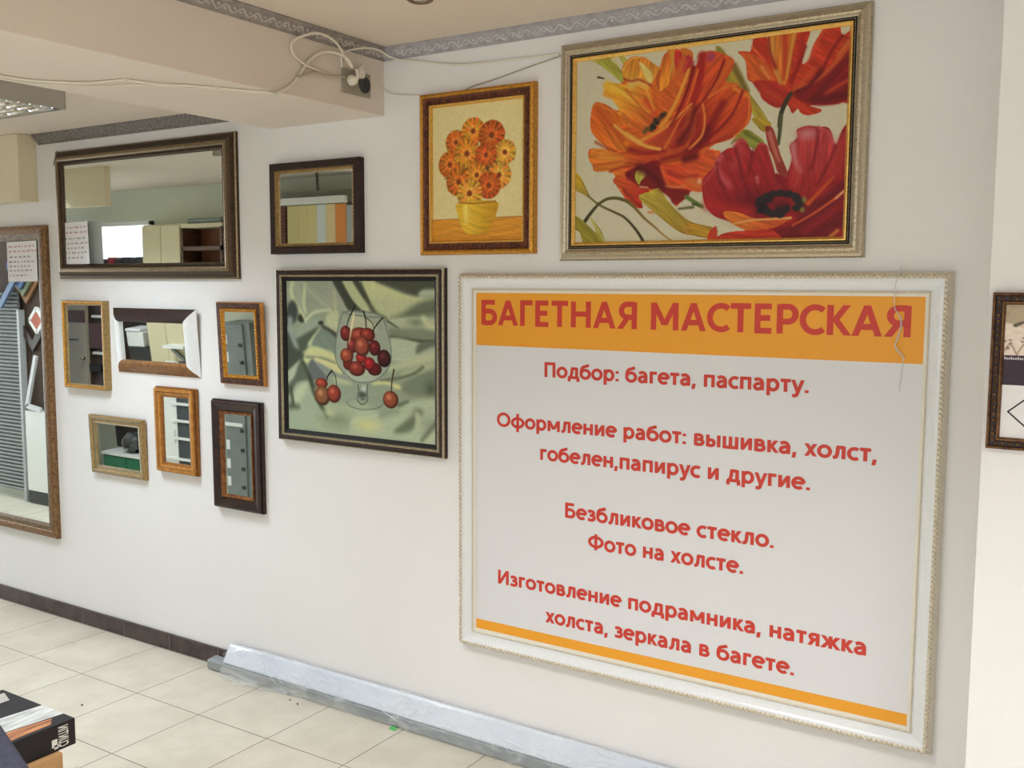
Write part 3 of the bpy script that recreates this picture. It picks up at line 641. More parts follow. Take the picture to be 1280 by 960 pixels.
# ------------------------------------------------------------------ brush strokes of the two large paintings: p = patch, s = stroke, b = dab
POPPY_STROKES = [
('p',(165,158,60),[(0.059,-0.005),(0.147,-0.003),(0.17,0.048),(0.193,0.087),(0.221,0.144),(0.217,0.173),(0.185,0.139),(0.153,0.099),(0.106,0.044)],1,None,0),
('p',(178,168,75),[(0.183,-0.004),(0.206,0.018),(0.213,0.048),(0.2,0.058),(0.179,0.014)],1,None,0),
('s',(70,60,40),[(0.093,0.101),(0.118,0.112)],0.0086,0.0046,1,None),
('s',(205,190,140),[(0.152,0.015),(0.184,0.059)],0.0132,0.0074,2,None),
('p',(168,145,52),[(0.547,0.017),(0.574,0.044),(0.612,0.122),(0.641,0.182),(0.671,0.27),(0.712,0.353),(0.741,0.423),(0.75,0.463),(0.702,0.436),(0.681,0.366),(0.659,0.28),(0.618,0.23),(0.577,0.196),(0.559,0.098)],1,None,0),
('s',(120,98,40),[(0.612,0.128),(0.634,0.187),(0.659,0.257)],0.024,0.02,5,None),
('s',(130,125,45),[(0.558,0.041),(0.579,0.101),(0.585,0.192)],0.02,0.0252,5,None),
('p',(172,140,42),[(0.68,0.395),(0.738,0.414),(0.748,0.447),(0.726,0.469),(0.703,0.442)],1,None,0),
('p',(138,136,55),[(0.605,0.519),(0.653,0.445),(0.699,0.48),(0.727,0.521),(0.701,0.553),(0.683,0.542),(0.636,0.5)],1,None,0),
('s',(105,105,40),[(0.658,0.463),(0.709,0.513)],0.0138,0.0088,3,None),
('p',(212,95,32),[(0.074,0.244),(0.113,0.242),(0.165,0.285),(0.192,0.281),(0.181,0.243),(0.124,0.199),(0.135,0.149),(0.196,0.143),(0.19,0.069),(0.228,0.017),(0.277,0.032),(0.316,0.102),(0.337,0.09),(0.357,0.023),(0.399,0.008),(0.451,0.03),(0.468,0.109),(0.502,0.045),(0.548,0.045),(0.578,0.077),(0.608,0.102),(0.585,0.195),(0.625,0.214),(0.64,0.244),(0.67,0.282),(0.673,0.398),(0.659,0.438),(0.611,0.489),(0.551,0.511),(0.531,0.538),(0.572,0.548),(0.553,0.624),(0.559,0.681),(0.524,0.693),(0.514,0.735),(0.462,0.746),(0.432,0.788),(0.411,0.816),(0.378,0.756),(0.324,0.724),(0.27,0.802),(0.237,0.808),(0.203,0.747),(0.169,0.677),(0.162,0.625),(0.088,0.589),(0.059,0.535),(0.064,0.482),(0.133,0.488),(0.087,0.425),(0.063,0.362)],1,None,0),
('p',(228,165,45),[(0.123,0.137),(0.171,0.146),(0.221,0.162),(0.261,0.138),(0.288,0.159),(0.315,0.186),(0.353,0.11),(0.451,0.112),(0.419,0.229),(0.369,0.345),(0.318,0.386),(0.264,0.405),(0.201,0.362),(0.168,0.311),(0.182,0.288),(0.145,0.218),(0.121,0.191)],2,((208,92,35),(0.162,0.166),(0.334,0.335)),0),
('s',(232,178,50),[(0.13,0.147),(0.176,0.186),(0.245,0.248)],0.0276,0.0088,6,None),
('s',(228,150,45),[(0.126,0.194),(0.186,0.229),(0.263,0.274)],0.023,0.0088,5,None),
('p',(214,130,42),[(0.193,0.081),(0.206,0.047),(0.224,0.026),(0.251,0.019),(0.282,0.029),(0.313,0.063),(0.342,0.102),(0.319,0.146),(0.306,0.179),(0.261,0.138),(0.225,0.139),(0.198,0.117)],1,((222,150,50),(0.242,0.029),(0.225,0.133)),0),
('p',(214,186,105),[(0.258,0.046),(0.287,0.077),(0.31,0.115),(0.312,0.151),(0.299,0.169),(0.279,0.122),(0.265,0.079)],2,None,0),
('s',(222,180,90),[(0.226,0.157),(0.261,0.155),(0.288,0.183)],0.0308,0.0088,8,None),
('p',(205,95,32),[(0.34,0.102),(0.356,0.035),(0.373,0.003),(0.394,0.0),(0.402,0.053),(0.396,0.127),(0.367,0.193),(0.333,0.206)],1,((222,135,42),(0.373,0.008),(0.358,0.18)),0),
('s',(212,145,52),[(0.384,0.019),(0.391,0.069),(0.381,0.114)],0.021,0.0132,4,None),
('p',(182,42,40),[(0.395,0.018),(0.42,0.027),(0.427,0.063),(0.411,0.112),(0.398,0.099)],2,None,0),
('p',(205,112,42),[(0.418,0.01),(0.446,0.014),(0.464,0.04),(0.461,0.079),(0.446,0.06),(0.429,0.057)],1,None,0),
('p',(178,45,50),[(0.436,0.05),(0.457,0.053),(0.46,0.085),(0.435,0.133),(0.424,0.108)],2,None,0),
('s',(205,95,38),[(0.425,0.074),(0.409,0.141),(0.389,0.207)],0.0264,0.021,8,None),
('p',(186,50,32),[(0.463,0.116),(0.483,0.105),(0.502,0.045),(0.548,0.045),(0.613,0.103),(0.585,0.195),(0.547,0.273),(0.502,0.31),(0.467,0.362),(0.405,0.427),(0.373,0.395),(0.424,0.301),(0.459,0.192)],1.5,((205,78,35),(0.404,0.384),(0.563,0.096)),0),
('s',(206,92,35),[(0.598,0.108),(0.565,0.179),(0.526,0.257)],0.026,0.0143,4,None),
('s',(165,35,30),[(0.497,0.058),(0.489,0.182),(0.465,0.291)],0.0306,0.025,5,None),
('b',(165,60,85),(0.529,0.069),0.016,0.024,5,None),
('p',(206,78,30),[(0.512,0.29),(0.566,0.241),(0.606,0.228),(0.64,0.241),(0.67,0.282),(0.676,0.399),(0.62,0.476),(0.531,0.512),(0.459,0.539),(0.472,0.405)],1,((150,35,26),(0.646,0.299),(0.49,0.506)),0),
('s',(222,120,42),[(0.616,0.238),(0.666,0.285)],0.0137,0.0096,3,None),
('s',(200,70,35),[(0.657,0.328),(0.619,0.42),(0.54,0.489)],0.023,0.0143,5,None),
('s',(140,30,25),[(0.577,0.305),(0.539,0.398),(0.52,0.48)],0.024,0.0184,6,None),
('p',(212,98,30),[(0.074,0.244),(0.113,0.242),(0.167,0.292),(0.221,0.379),(0.188,0.375),(0.244,0.484),(0.332,0.55),(0.245,0.52),(0.144,0.489),(0.087,0.425),(0.063,0.362)],1,((216,112,32),(0.097,0.292),(0.211,0.481)),0),
('s',(190,78,30),[(0.097,0.277),(0.131,0.34),(0.2,0.45)],0.0202,0.011,6,None),
('p',(160,40,30),[(0.283,0.469),(0.357,0.414),(0.421,0.345),(0.463,0.298),(0.463,0.413),(0.427,0.479),(0.372,0.516),(0.319,0.487)],2,((190,70,35),(0.442,0.347),(0.336,0.483)),0),
('s',(200,90,34),[(0.211,0.411),(0.265,0.476),(0.337,0.53)],0.0264,0.0176,8,None),
('s',(150,35,28),[(0.23,0.503),(0.293,0.529),(0.363,0.521)],0.0264,0.022,8,None),
('p',(205,95,36),[(0.463,0.298),(0.477,0.38),(0.47,0.466),(0.415,0.519),(0.38,0.51),(0.423,0.444)],3,((150,40,28),(0.472,0.345),(0.402,0.501)),0),
('s',(105,18,22),[(0.476,0.322),(0.456,0.412),(0.423,0.479)],0.021,0.0264,10,None),
('s',(110,18,22),[(0.524,0.431),(0.5,0.492),(0.45,0.534)],0.028,0.0252,10,None),
('s',(228,155,58),[(0.449,0.121),(0.427,0.201),(0.399,0.29),(0.37,0.357),(0.348,0.393)],0.0109,0.015,2,(222,140,50)),
('s',(222,135,48),[(0.461,0.294),(0.413,0.35),(0.357,0.408),(0.274,0.458)],0.0076,0.0132,2,None),
('s',(224,160,70),[(0.164,0.367),(0.197,0.407),(0.247,0.457),(0.301,0.497),(0.346,0.513)],0.011,0.0109,2,None),
('s',(224,160,70),[(0.211,0.42),(0.27,0.474)],0.0176,0.0158,3,None),
('s',(210,100,42),[(0.457,0.314),(0.421,0.368),(0.397,0.43),(0.363,0.509)],0.0059,0.0114,2,None),
('s',(222,125,52),[(0.5,0.285),(0.512,0.372),(0.503,0.458),(0.458,0.523)],0.0067,0.0101,2,None),
('s',(62,52,32),[(0.361,0.332),(0.33,0.364),(0.311,0.403)],0.0168,0.022,4,None),
('s',(95,75,35),[(0.291,0.401),(0.283,0.418)],0.022,0.0132,4,None),
('b',(38,34,26),(0.35,0.337),0.007,0.009,2,None),
('b',(38,34,26),(0.326,0.358),0.007,0.009,2,None),
('b',(38,34,26),(0.335,0.376),0.007,0.009,2,None),
('b',(38,34,26),(0.315,0.389),0.008,0.009,2,None),
('b',(38,34,26),(0.322,0.399),0.008,0.009,2,None),
('p',(216,118,36),[(0.058,0.539),(0.069,0.494),(0.096,0.484),(0.138,0.494),(0.203,0.527),(0.293,0.54),(0.335,0.556),(0.267,0.601),(0.213,0.621),(0.172,0.637),(0.148,0.614),(0.083,0.606),(0.074,0.565)],1,((196,70,30),(0.148,0.54),(0.284,0.564)),0),
('s',(224,140,52),[(0.11,0.525),(0.189,0.562)],0.024,0.0184,12,None),
('p',(125,25,25),[(0.213,0.621),(0.267,0.592),(0.329,0.567),(0.351,0.593),(0.361,0.665),(0.383,0.714),(0.453,0.718),(0.46,0.759),(0.419,0.804),(0.398,0.798),(0.384,0.767),(0.353,0.736),(0.322,0.722),(0.295,0.714),(0.268,0.707),(0.245,0.687),(0.218,0.661)],2,None,0),
('p',(202,78,36),[(0.172,0.646),(0.232,0.668),(0.268,0.707),(0.305,0.721),(0.305,0.746),(0.269,0.749),(0.283,0.816),(0.251,0.809),(0.21,0.764),(0.2,0.715),(0.162,0.673)],1,((185,50,34),(0.181,0.671),(0.296,0.75)),0),
('p',(206,70,36),[(0.347,0.595),(0.403,0.597),(0.467,0.578),(0.546,0.533),(0.552,0.649),(0.508,0.744),(0.453,0.73),(0.383,0.711),(0.361,0.659)],1,((212,85,38),(0.382,0.636),(0.512,0.715)),0),
('s',(140,30,26),[(0.355,0.569),(0.416,0.551),(0.479,0.544)],0.022,0.0264,10,None),
('s',(90,15,20),[(0.442,0.576),(0.48,0.565)],0.021,0.0168,8,None),
('s',(216,125,72),[(0.37,0.707),(0.409,0.716),(0.444,0.714)],0.0062,0.0067,4,None),
('s',(210,110,50),[(0.46,0.677),(0.491,0.72)],0.0264,0.0168,14,None),
('b',(226,165,125),(0.498,0.692),0.008,0.014,3,None),
('p',(172,160,64),[(0.249,0.648),(0.259,0.613),(0.289,0.618),(0.293,0.647),(0.274,0.671),(0.264,0.693)],1,None,0),
('s',(205,150,105),[(0.27,0.704),(0.3,0.71)],0.0064,0.0055,2,None),
('p',(182,156,58),[(0.266,0.752),(0.304,0.733),(0.344,0.718),(0.376,0.779),(0.42,0.846),(0.473,0.901),(0.549,0.93),(0.57,0.957),(0.512,0.957),(0.486,0.972),(0.43,0.953),(0.364,0.886),(0.324,0.839),(0.283,0.792)],1,((166,126,44),(0.305,0.751),(0.465,0.937)),0),
('s',(160,140,50),[(0.34,0.765),(0.385,0.839),(0.43,0.9)],0.022,0.0168,12,None),
('p',(188,152,42),[(-0.018,0.596),(0.019,0.622),(0.055,0.712),(0.068,0.753),(0.041,0.733),(-0.007,0.687)],1,((150,128,55),(0.002,0.634),(0.06,0.744)),0),
('s',(125,110,58),[(0.056,0.737),(0.103,0.789),(0.16,0.829),(0.206,0.861),(0.244,0.912),(0.271,0.961),(0.295,1.017)],0.0074,0.0114,1,(52,40,28)),
('s',(52,44,30),[(0.042,0.883),(0.071,0.831),(0.103,0.783)],0.0154,0.0106,1,(78,70,38)),
('s',(85,76,40),[(0.099,0.789),(0.136,0.761),(0.178,0.759),(0.219,0.777)],0.011,0.0129,1,(105,92,46)),
('s',(105,92,46),[(0.219,0.777),(0.251,0.815),(0.288,0.871),(0.325,0.914),(0.365,0.964),(0.414,1.013)],0.0129,0.0053,1,(178,138,80)),
('p',(152,136,46),[(-0.021,0.83),(0.028,0.864),(0.067,0.912),(0.105,0.963),(0.129,1.013),(0.048,1.012),(0.021,0.936),(-0.015,0.91)],1,None,0),
('p',(160,146,58),[(0.064,0.85),(0.09,0.888),(0.119,0.945),(0.131,1.01),(0.11,0.988),(0.086,0.919)],1,None,0),
('s',(205,195,140),[(0.066,0.856),(0.1,0.926),(0.124,0.988)],0.0038,0.0019,2,None),
('s',(92,112,52),[(0.449,0.769),(0.509,0.823)],0.0143,0.0143,2,None),
('s',(102,100,62),[(0.422,0.83),(0.476,0.824)],0.0079,0.0109,2,None),
('s',(60,60,35),[(0.475,0.807),(0.501,0.82)],0.0079,0.0042,2,None),
('p',(206,80,42),[(0.533,0.962),(0.553,0.939),(0.571,0.998),(0.542,1.021)],1,None,0),
('s',(206,105,45),[(0.306,0.841),(0.324,0.845)],0.007,0.0044,3,None),
('p',(190,55,30),[(0.626,0.062),(0.651,0.062),(0.667,0.067),(0.674,0.043),(0.682,0.005),(0.713,-0.003),(0.729,0.016),(0.73,-0.03),(0.861,-0.019),(0.856,0.077),(0.846,0.14),(0.85,0.157),(0.868,0.138),(0.878,0.081),(0.903,0.02),(0.92,-0.011),(0.96,-0.006),(0.974,0.046),(1.015,0.034),(1.016,0.335),(0.977,0.36),(0.948,0.365),(0.878,0.36),(0.913,0.382),(0.905,0.398),(0.867,0.405),(0.844,0.388),(0.836,0.369),(0.818,0.39),(0.801,0.347),(0.763,0.355),(0.719,0.311),(0.707,0.275),(0.682,0.223),(0.662,0.199),(0.654,0.112)],1,None,0),
('p',(204,88,36),[(0.635,0.067),(0.667,0.075),(0.719,0.121),(0.76,0.215),(0.725,0.222),(0.682,0.213),(0.662,0.194),(0.654,0.112)],2,None,0),
('p',(202,112,42),[(0.731,-0.03),(0.82,-0.02),(0.811,0.097),(0.799,0.221),(0.784,0.246),(0.743,0.141)],2,None,0),
('s',(186,62,30),[(0.785,-0.021),(0.789,0.121),(0.785,0.219)],0.024,0.0091,5,None),
('s',(212,140,58),[(0.82,-0.015),(0.807,0.097),(0.795,0.22)],0.0129,0.0061,3,None),
('s',(212,142,62),[(0.744,-0.006),(0.751,0.137),(0.776,0.245)],0.0114,0.0091,4,None),
('s',(218,130,62),[(0.708,0.147),(0.737,0.209)],0.0112,0.0076,2,None),
('s',(185,50,30),[(0.693,0.007),(0.718,0.088),(0.751,0.148)],0.024,0.0152,10,None),
('s',(170,40,28),[(0.847,0.006),(0.835,0.139),(0.807,0.233)],0.018,0.0114,6,None),
('p',(130,26,26),[(1.01,0.112),(1.016,0.335),(0.977,0.358),(0.948,0.364),(0.885,0.357),(0.816,0.294),(0.889,0.233),(0.947,0.166)],3,None,0),
('s',(202,88,40),[(1.006,0.069),(0.954,0.167),(0.89,0.244),(0.823,0.273)],0.0156,0.0099,4,None),
('s',(205,110,50),[(0.995,0.073),(0.96,0.136)],0.0086,0.0061,4,None),
('s',(188,62,34),[(1.01,0.244),(0.928,0.308)],0.0122,0.0091,4,None),
('s',(95,16,22),[(0.907,0.203),(0.871,0.263),(0.834,0.285)],0.0137,0.0076,6,None),
('s',(90,14,22),[(0.994,0.322),(0.929,0.335),(0.892,0.331)],0.018,0.0144,10,None),
('s',(202,80,40),[(0.881,0.189),(0.837,0.258)],0.0108,0.0068,6,None),
('p',(165,42,30),[(0.682,0.219),(0.725,0.216),(0.8,0.27),(0.79,0.343),(0.763,0.351),(0.717,0.307),(0.705,0.272)],2,None,0),
('s',(190,60,36),[(0.718,0.259),(0.778,0.317)],0.016,0.0114,8,None),
('s',(58,48,36),[(0.811,0.293),(0.794,0.335),(0.78,0.389),(0.777,0.444)],0.0152,0.016,1,None),
('s',(80,76,50),[(0.78,0.394),(0.778,0.469),(0.774,0.531)],0.015,0.0114,1,None),
('p',(165,40,40),[(0.507,0.698),(0.527,0.653),(0.56,0.61),(0.568,0.565),(0.596,0.536),(0.619,0.53),(0.641,0.49),(0.664,0.509),(0.688,0.562),(0.709,0.52),(0.736,0.534),(0.746,0.586),(0.768,0.67),(0.805,0.673),(0.821,0.605),(0.812,0.547),(0.836,0.506),(0.835,0.468),(0.869,0.454),(0.904,0.463),(0.942,0.476),(0.963,0.556),(0.987,0.474),(1.024,0.481),(1.039,1.027),(0.943,1.026),(0.586,1.019),(0.585,0.966),(0.67,0.95),(0.607,0.904),(0.55,0.869),(0.516,0.799)],1,((150,28,32),(0.624,0.563),(0.72,0.808)),0),
('p',(184,58,58),[(0.841,0.506),(0.887,0.486),(0.942,0.491),(0.961,0.56),(0.992,0.496),(1.016,0.626),(0.956,0.714),(0.886,0.779),(0.821,0.762),(0.815,0.686),(0.826,0.611)],6,((160,38,36),(0.888,0.523),(0.873,0.778)),0),
('s',(190,82,85),[(0.573,0.572),(0.562,0.616),(0.575,0.67),(0.608,0.724)],0.0166,0.0173,8,None),
('s',(180,60,60),[(0.637,0.512),(0.642,0.571),(0.625,0.621)],0.022,0.023,12,None),
('b',(198,118,118),(0.87,0.493),0.03,0.025,10,None),
('s',(198,118,118),[(0.824,0.542),(0.83,0.605),(0.849,0.669)],0.0194,0.0109,6,None),
('s',(120,24,30),[(0.687,0.559),(0.682,0.613),(0.672,0.676)],0.011,0.0088,6,None),
('s',(120,24,30),[(0.56,0.606),(0.568,0.682),(0.59,0.736)],0.0092,0.0074,5,None),
('s',(150,36,40),[(0.742,0.592),(0.766,0.683),(0.781,0.747)],0.0114,0.0114,8,None),
('s',(195,100,95),[(0.704,0.691),(0.708,0.717)],0.0123,0.0079,4,None),
('b',(112,20,30),(0.693,0.819),0.076,0.065,30,None),
('s',(178,40,36),[(0.535,0.812),(0.611,0.842),(0.675,0.858)],0.0336,0.0276,14,None),
('p',(152,55,45),[(0.728,0.451),(0.745,0.441),(0.761,0.473),(0.781,0.576),(0.808,0.67),(0.802,0.698),(0.77,0.658),(0.741,0.541)],1,None,0),
('s',(192,105,85),[(0.744,0.475),(0.759,0.543),(0.778,0.614)],0.015,0.0088,4,None),
('s',(205,190,150),[(0.746,0.567),(0.76,0.619),(0.769,0.67)],0.0044,0.007,1,None),
('p',(112,22,30),[(0.874,0.834),(0.962,0.758),(1.03,0.676),(1.036,0.922),(0.984,0.964),(0.943,1.013),(0.787,1.01),(0.768,0.958),(0.833,0.921)],4,None,0),
('s',(165,42,34),[(0.997,0.533),(0.967,0.653),(0.916,0.78)],0.0252,0.0168,14,None),
('p',(212,112,42),[(0.59,0.854),(0.643,0.861),(0.699,0.891),(0.766,0.898),(0.83,0.891),(0.785,0.933),(0.732,0.952),(0.673,0.952),(0.607,0.902)],1,((200,85,36),(0.653,0.883),(0.767,0.939)),0),
('s',(228,168,98),[(0.619,0.919),(0.699,0.901),(0.824,0.897)],0.0046,0.007,2,None),
('s',(198,80,36),[(0.831,0.933),(0.897,0.881),(0.963,0.815),(1.003,0.767)],0.0062,0.0109,2,None),
('s',(202,80,36),[(0.881,0.828),(0.903,0.795),(0.96,0.708)],0.0168,0.005,3,None),
('s',(225,180,140),[(0.969,0.811),(0.999,0.772)],0.0042,0.0042,2,None),
('s',(150,30,32),[(0.869,0.967),(0.932,0.906),(0.993,0.834)],0.0168,0.02,10,None),
('p',(190,52,32),[(0.587,0.967),(0.677,0.952),(0.768,0.958),(0.787,1.029),(0.584,1.025)],1,None,0),
('s',(206,128,54),[(0.943,1.01),(0.979,0.964)],0.0126,0.0092,4,None),
('b',(42,34,36),(0.853,0.828),0.015,0.018,2,None),
('b',(42,34,36),(0.843,0.848),0.016,0.018,2,None),
('b',(42,34,36),(0.788,0.878),0.016,0.018,2,None),
('b',(42,34,36),(0.763,0.873),0.016,0.018,2,None),
('b',(42,34,36),(0.744,0.86),0.016,0.019,2,None),
('b',(42,34,36),(0.728,0.843),0.016,0.018,2,None),
('b',(42,34,36),(0.716,0.822),0.016,0.018,2,None),
('b',(42,34,36),(0.72,0.802),0.017,0.018,2,None),
('b',(42,34,36),(0.74,0.786),0.016,0.018,2,None),
('b',(42,34,36),(0.762,0.776),0.016,0.018,2,None),
('b',(42,34,36),(0.786,0.773),0.016,0.018,2,None),
('b',(42,34,36),(0.813,0.778),0.016,0.018,2,None),
('b',(42,34,36),(0.835,0.791),0.016,0.018,2,None),
('b',(42,34,36),(0.845,0.808),0.016,0.018,2,None),
('b',(38,32,34),(0.795,0.85),0.026,0.028,3,None),
('b',(110,24,32),(0.782,0.824),0.027,0.016,8,None),
('b',(34,28,30),(0.721,0.853),0.015,0.017,2,None),
('b',(34,28,30),(0.729,0.834),0.015,0.017,2,None),
('b',(34,28,30),(0.746,0.803),0.016,0.017,2,None),
('b',(34,28,30),(0.808,0.774),0.015,0.017,2,None),
('b',(128,120,56),(0.867,0.809),0.007,0.014,3,None),
('b',(128,120,56),(0.862,0.859),0.008,0.012,3,None),
('p',(178,132,38),[(0.469,0.909),(0.547,0.944),(0.561,0.975),(0.538,0.988),(0.47,0.963)],1,None,0),
('p',(192,62,34),[(0.531,0.974),(0.561,0.925),(0.568,0.965),(0.567,1.025),(0.543,1.025)],1,None,0),
('s',(150,40,26),[(0.198,0.123),(0.226,0.142),(0.261,0.141),(0.306,0.176)],0.0037,0.0062,4,None),
('s',(196,92,32),[(0.196,0.314),(0.228,0.353),(0.282,0.395)],0.0092,0.0062,6,None),
('s',(240,190,80),[(0.193,0.084),(0.206,0.05),(0.229,0.027),(0.26,0.023)],0.0037,0.0035,2,None),
('s',(170,52,28),[(0.34,0.108),(0.332,0.147),(0.337,0.201)],0.0062,0.0035,4,None),
('s',(150,34,28),[(0.464,0.085),(0.456,0.164),(0.441,0.243),(0.412,0.315)],0.0084,0.0059,6,None),
('s',(222,120,44),[(0.075,0.251),(0.089,0.244),(0.127,0.273),(0.173,0.299)],0.0048,0.0046,2,None),
('s',(160,56,24),[(0.086,0.448),(0.129,0.482),(0.17,0.507)],0.0067,0.0046,5,None),
('s',(230,150,56),[(0.263,0.274),(0.299,0.313),(0.31,0.303)],0.0097,0.0044,4,None),
('s',(226,128,46),[(0.227,0.293),(0.264,0.345),(0.291,0.384)],0.012,0.0044,6,None),
('s',(198,70,32),[(0.289,0.253),(0.316,0.304),(0.334,0.341)],0.0176,0.0088,8,None),
('s',(236,186,78),[(0.153,0.159),(0.208,0.214),(0.254,0.273)],0.0064,0.0026,3,None),
('s',(196,88,30),[(0.208,0.184),(0.245,0.248),(0.286,0.312)],0.0064,0.0026,5,None),
('s',(236,170,60),[(0.284,0.17),(0.298,0.231),(0.321,0.304)],0.0088,0.0035,5,None),
('s',(204,86,30),[(0.315,0.186),(0.324,0.246),(0.334,0.318)],0.0106,0.0035,6,None),
('s',(120,22,24),[(0.468,0.109),(0.449,0.205),(0.414,0.328),(0.384,0.396)],0.0102,0.0062,3,None),
('s',(226,110,42),[(0.483,0.126),(0.464,0.221),(0.435,0.33)],0.0071,0.0042,2,None),
('s',(120,22,24),[(0.578,0.091),(0.555,0.177),(0.516,0.263),(0.481,0.321)],0.008,0.0061,3,None),
('s',(226,118,46),[(0.526,0.271),(0.576,0.233),(0.625,0.221)],0.0061,0.0049,2,None),
('s',(120,22,24),[(0.646,0.258),(0.618,0.351),(0.57,0.429),(0.51,0.494)],0.0077,0.0061,4,None),
('s',(226,128,52),[(0.67,0.289),(0.67,0.384),(0.657,0.435),(0.62,0.476)],0.0048,0.005,2,None),
('s',(150,40,26),[(0.148,0.611),(0.203,0.593),(0.267,0.589)],0.0067,0.0044,5,None),
('s',(236,150,60),[(0.07,0.497),(0.096,0.487),(0.133,0.5)],0.0048,0.0038,2,None),
('s',(176,72,28),[(0.078,0.572),(0.125,0.569),(0.194,0.562)],0.0064,0.0037,5,None),
('s',(86,14,20),[(0.267,0.604),(0.321,0.65),(0.357,0.712)],0.0264,0.0176,10,None),
('s',(150,36,30),[(0.382,0.636),(0.426,0.663),(0.49,0.662)],0.0088,0.0059,6,None),
('s',(226,104,50),[(0.356,0.605),(0.365,0.653),(0.383,0.696)],0.005,0.0035,3,None),
('s',(140,34,28),[(0.205,0.715),(0.233,0.759),(0.269,0.803)],0.0074,0.0046,5,None),
('s',(120,22,24),[(0.73,0.013),(0.738,0.086),(0.759,0.166)],0.0048,0.003,4,None),
('s',(120,22,24),[(0.856,0.077),(0.835,0.16),(0.811,0.244)],0.005,0.0038,5,None),
('s',(226,110,50),[(0.674,0.043),(0.695,0.079),(0.719,0.121)],0.0048,0.0032,3,None),
('s',(110,18,24),[(0.973,0.048),(0.945,0.102),(0.911,0.193),(0.875,0.253)],0.0058,0.0046,5,None),
('s',(216,84,44),[(0.92,-0.003),(0.896,0.051),(0.879,0.108),(0.861,0.159)],0.0061,0.0038,5,None),
('s',(110,20,28),[(0.623,0.531),(0.638,0.596),(0.654,0.688)],0.0064,0.0055,6,None),
('s',(198,84,84),[(0.619,0.533),(0.641,0.497),(0.664,0.512)],0.0046,0.0046,3,None),
('s',(198,80,78),[(0.709,0.524),(0.734,0.537),(0.744,0.586)],0.0046,0.0035,3,None),
('s',(110,20,28),[(0.904,0.469),(0.902,0.555),(0.887,0.666)],0.005,0.0044,6,None),
('s',(196,90,86),[(0.906,0.469),(0.938,0.491),(0.956,0.548)],0.005,0.0042,4,None),
('s',(110,20,28),[(0.963,0.561),(0.942,0.645),(0.906,0.742)],0.0056,0.0053,6,None),
('s',(188,70,64),[(0.848,0.613),(0.845,0.688),(0.837,0.738)],0.0067,0.0044,6,None),
('s',(120,20,30),[(0.771,0.689),(0.789,0.722),(0.807,0.761)],0.0088,0.007,6,None),
('s',(190,66,62),[(0.514,0.705),(0.537,0.667),(0.56,0.623)],0.0048,0.0046,4,None)]
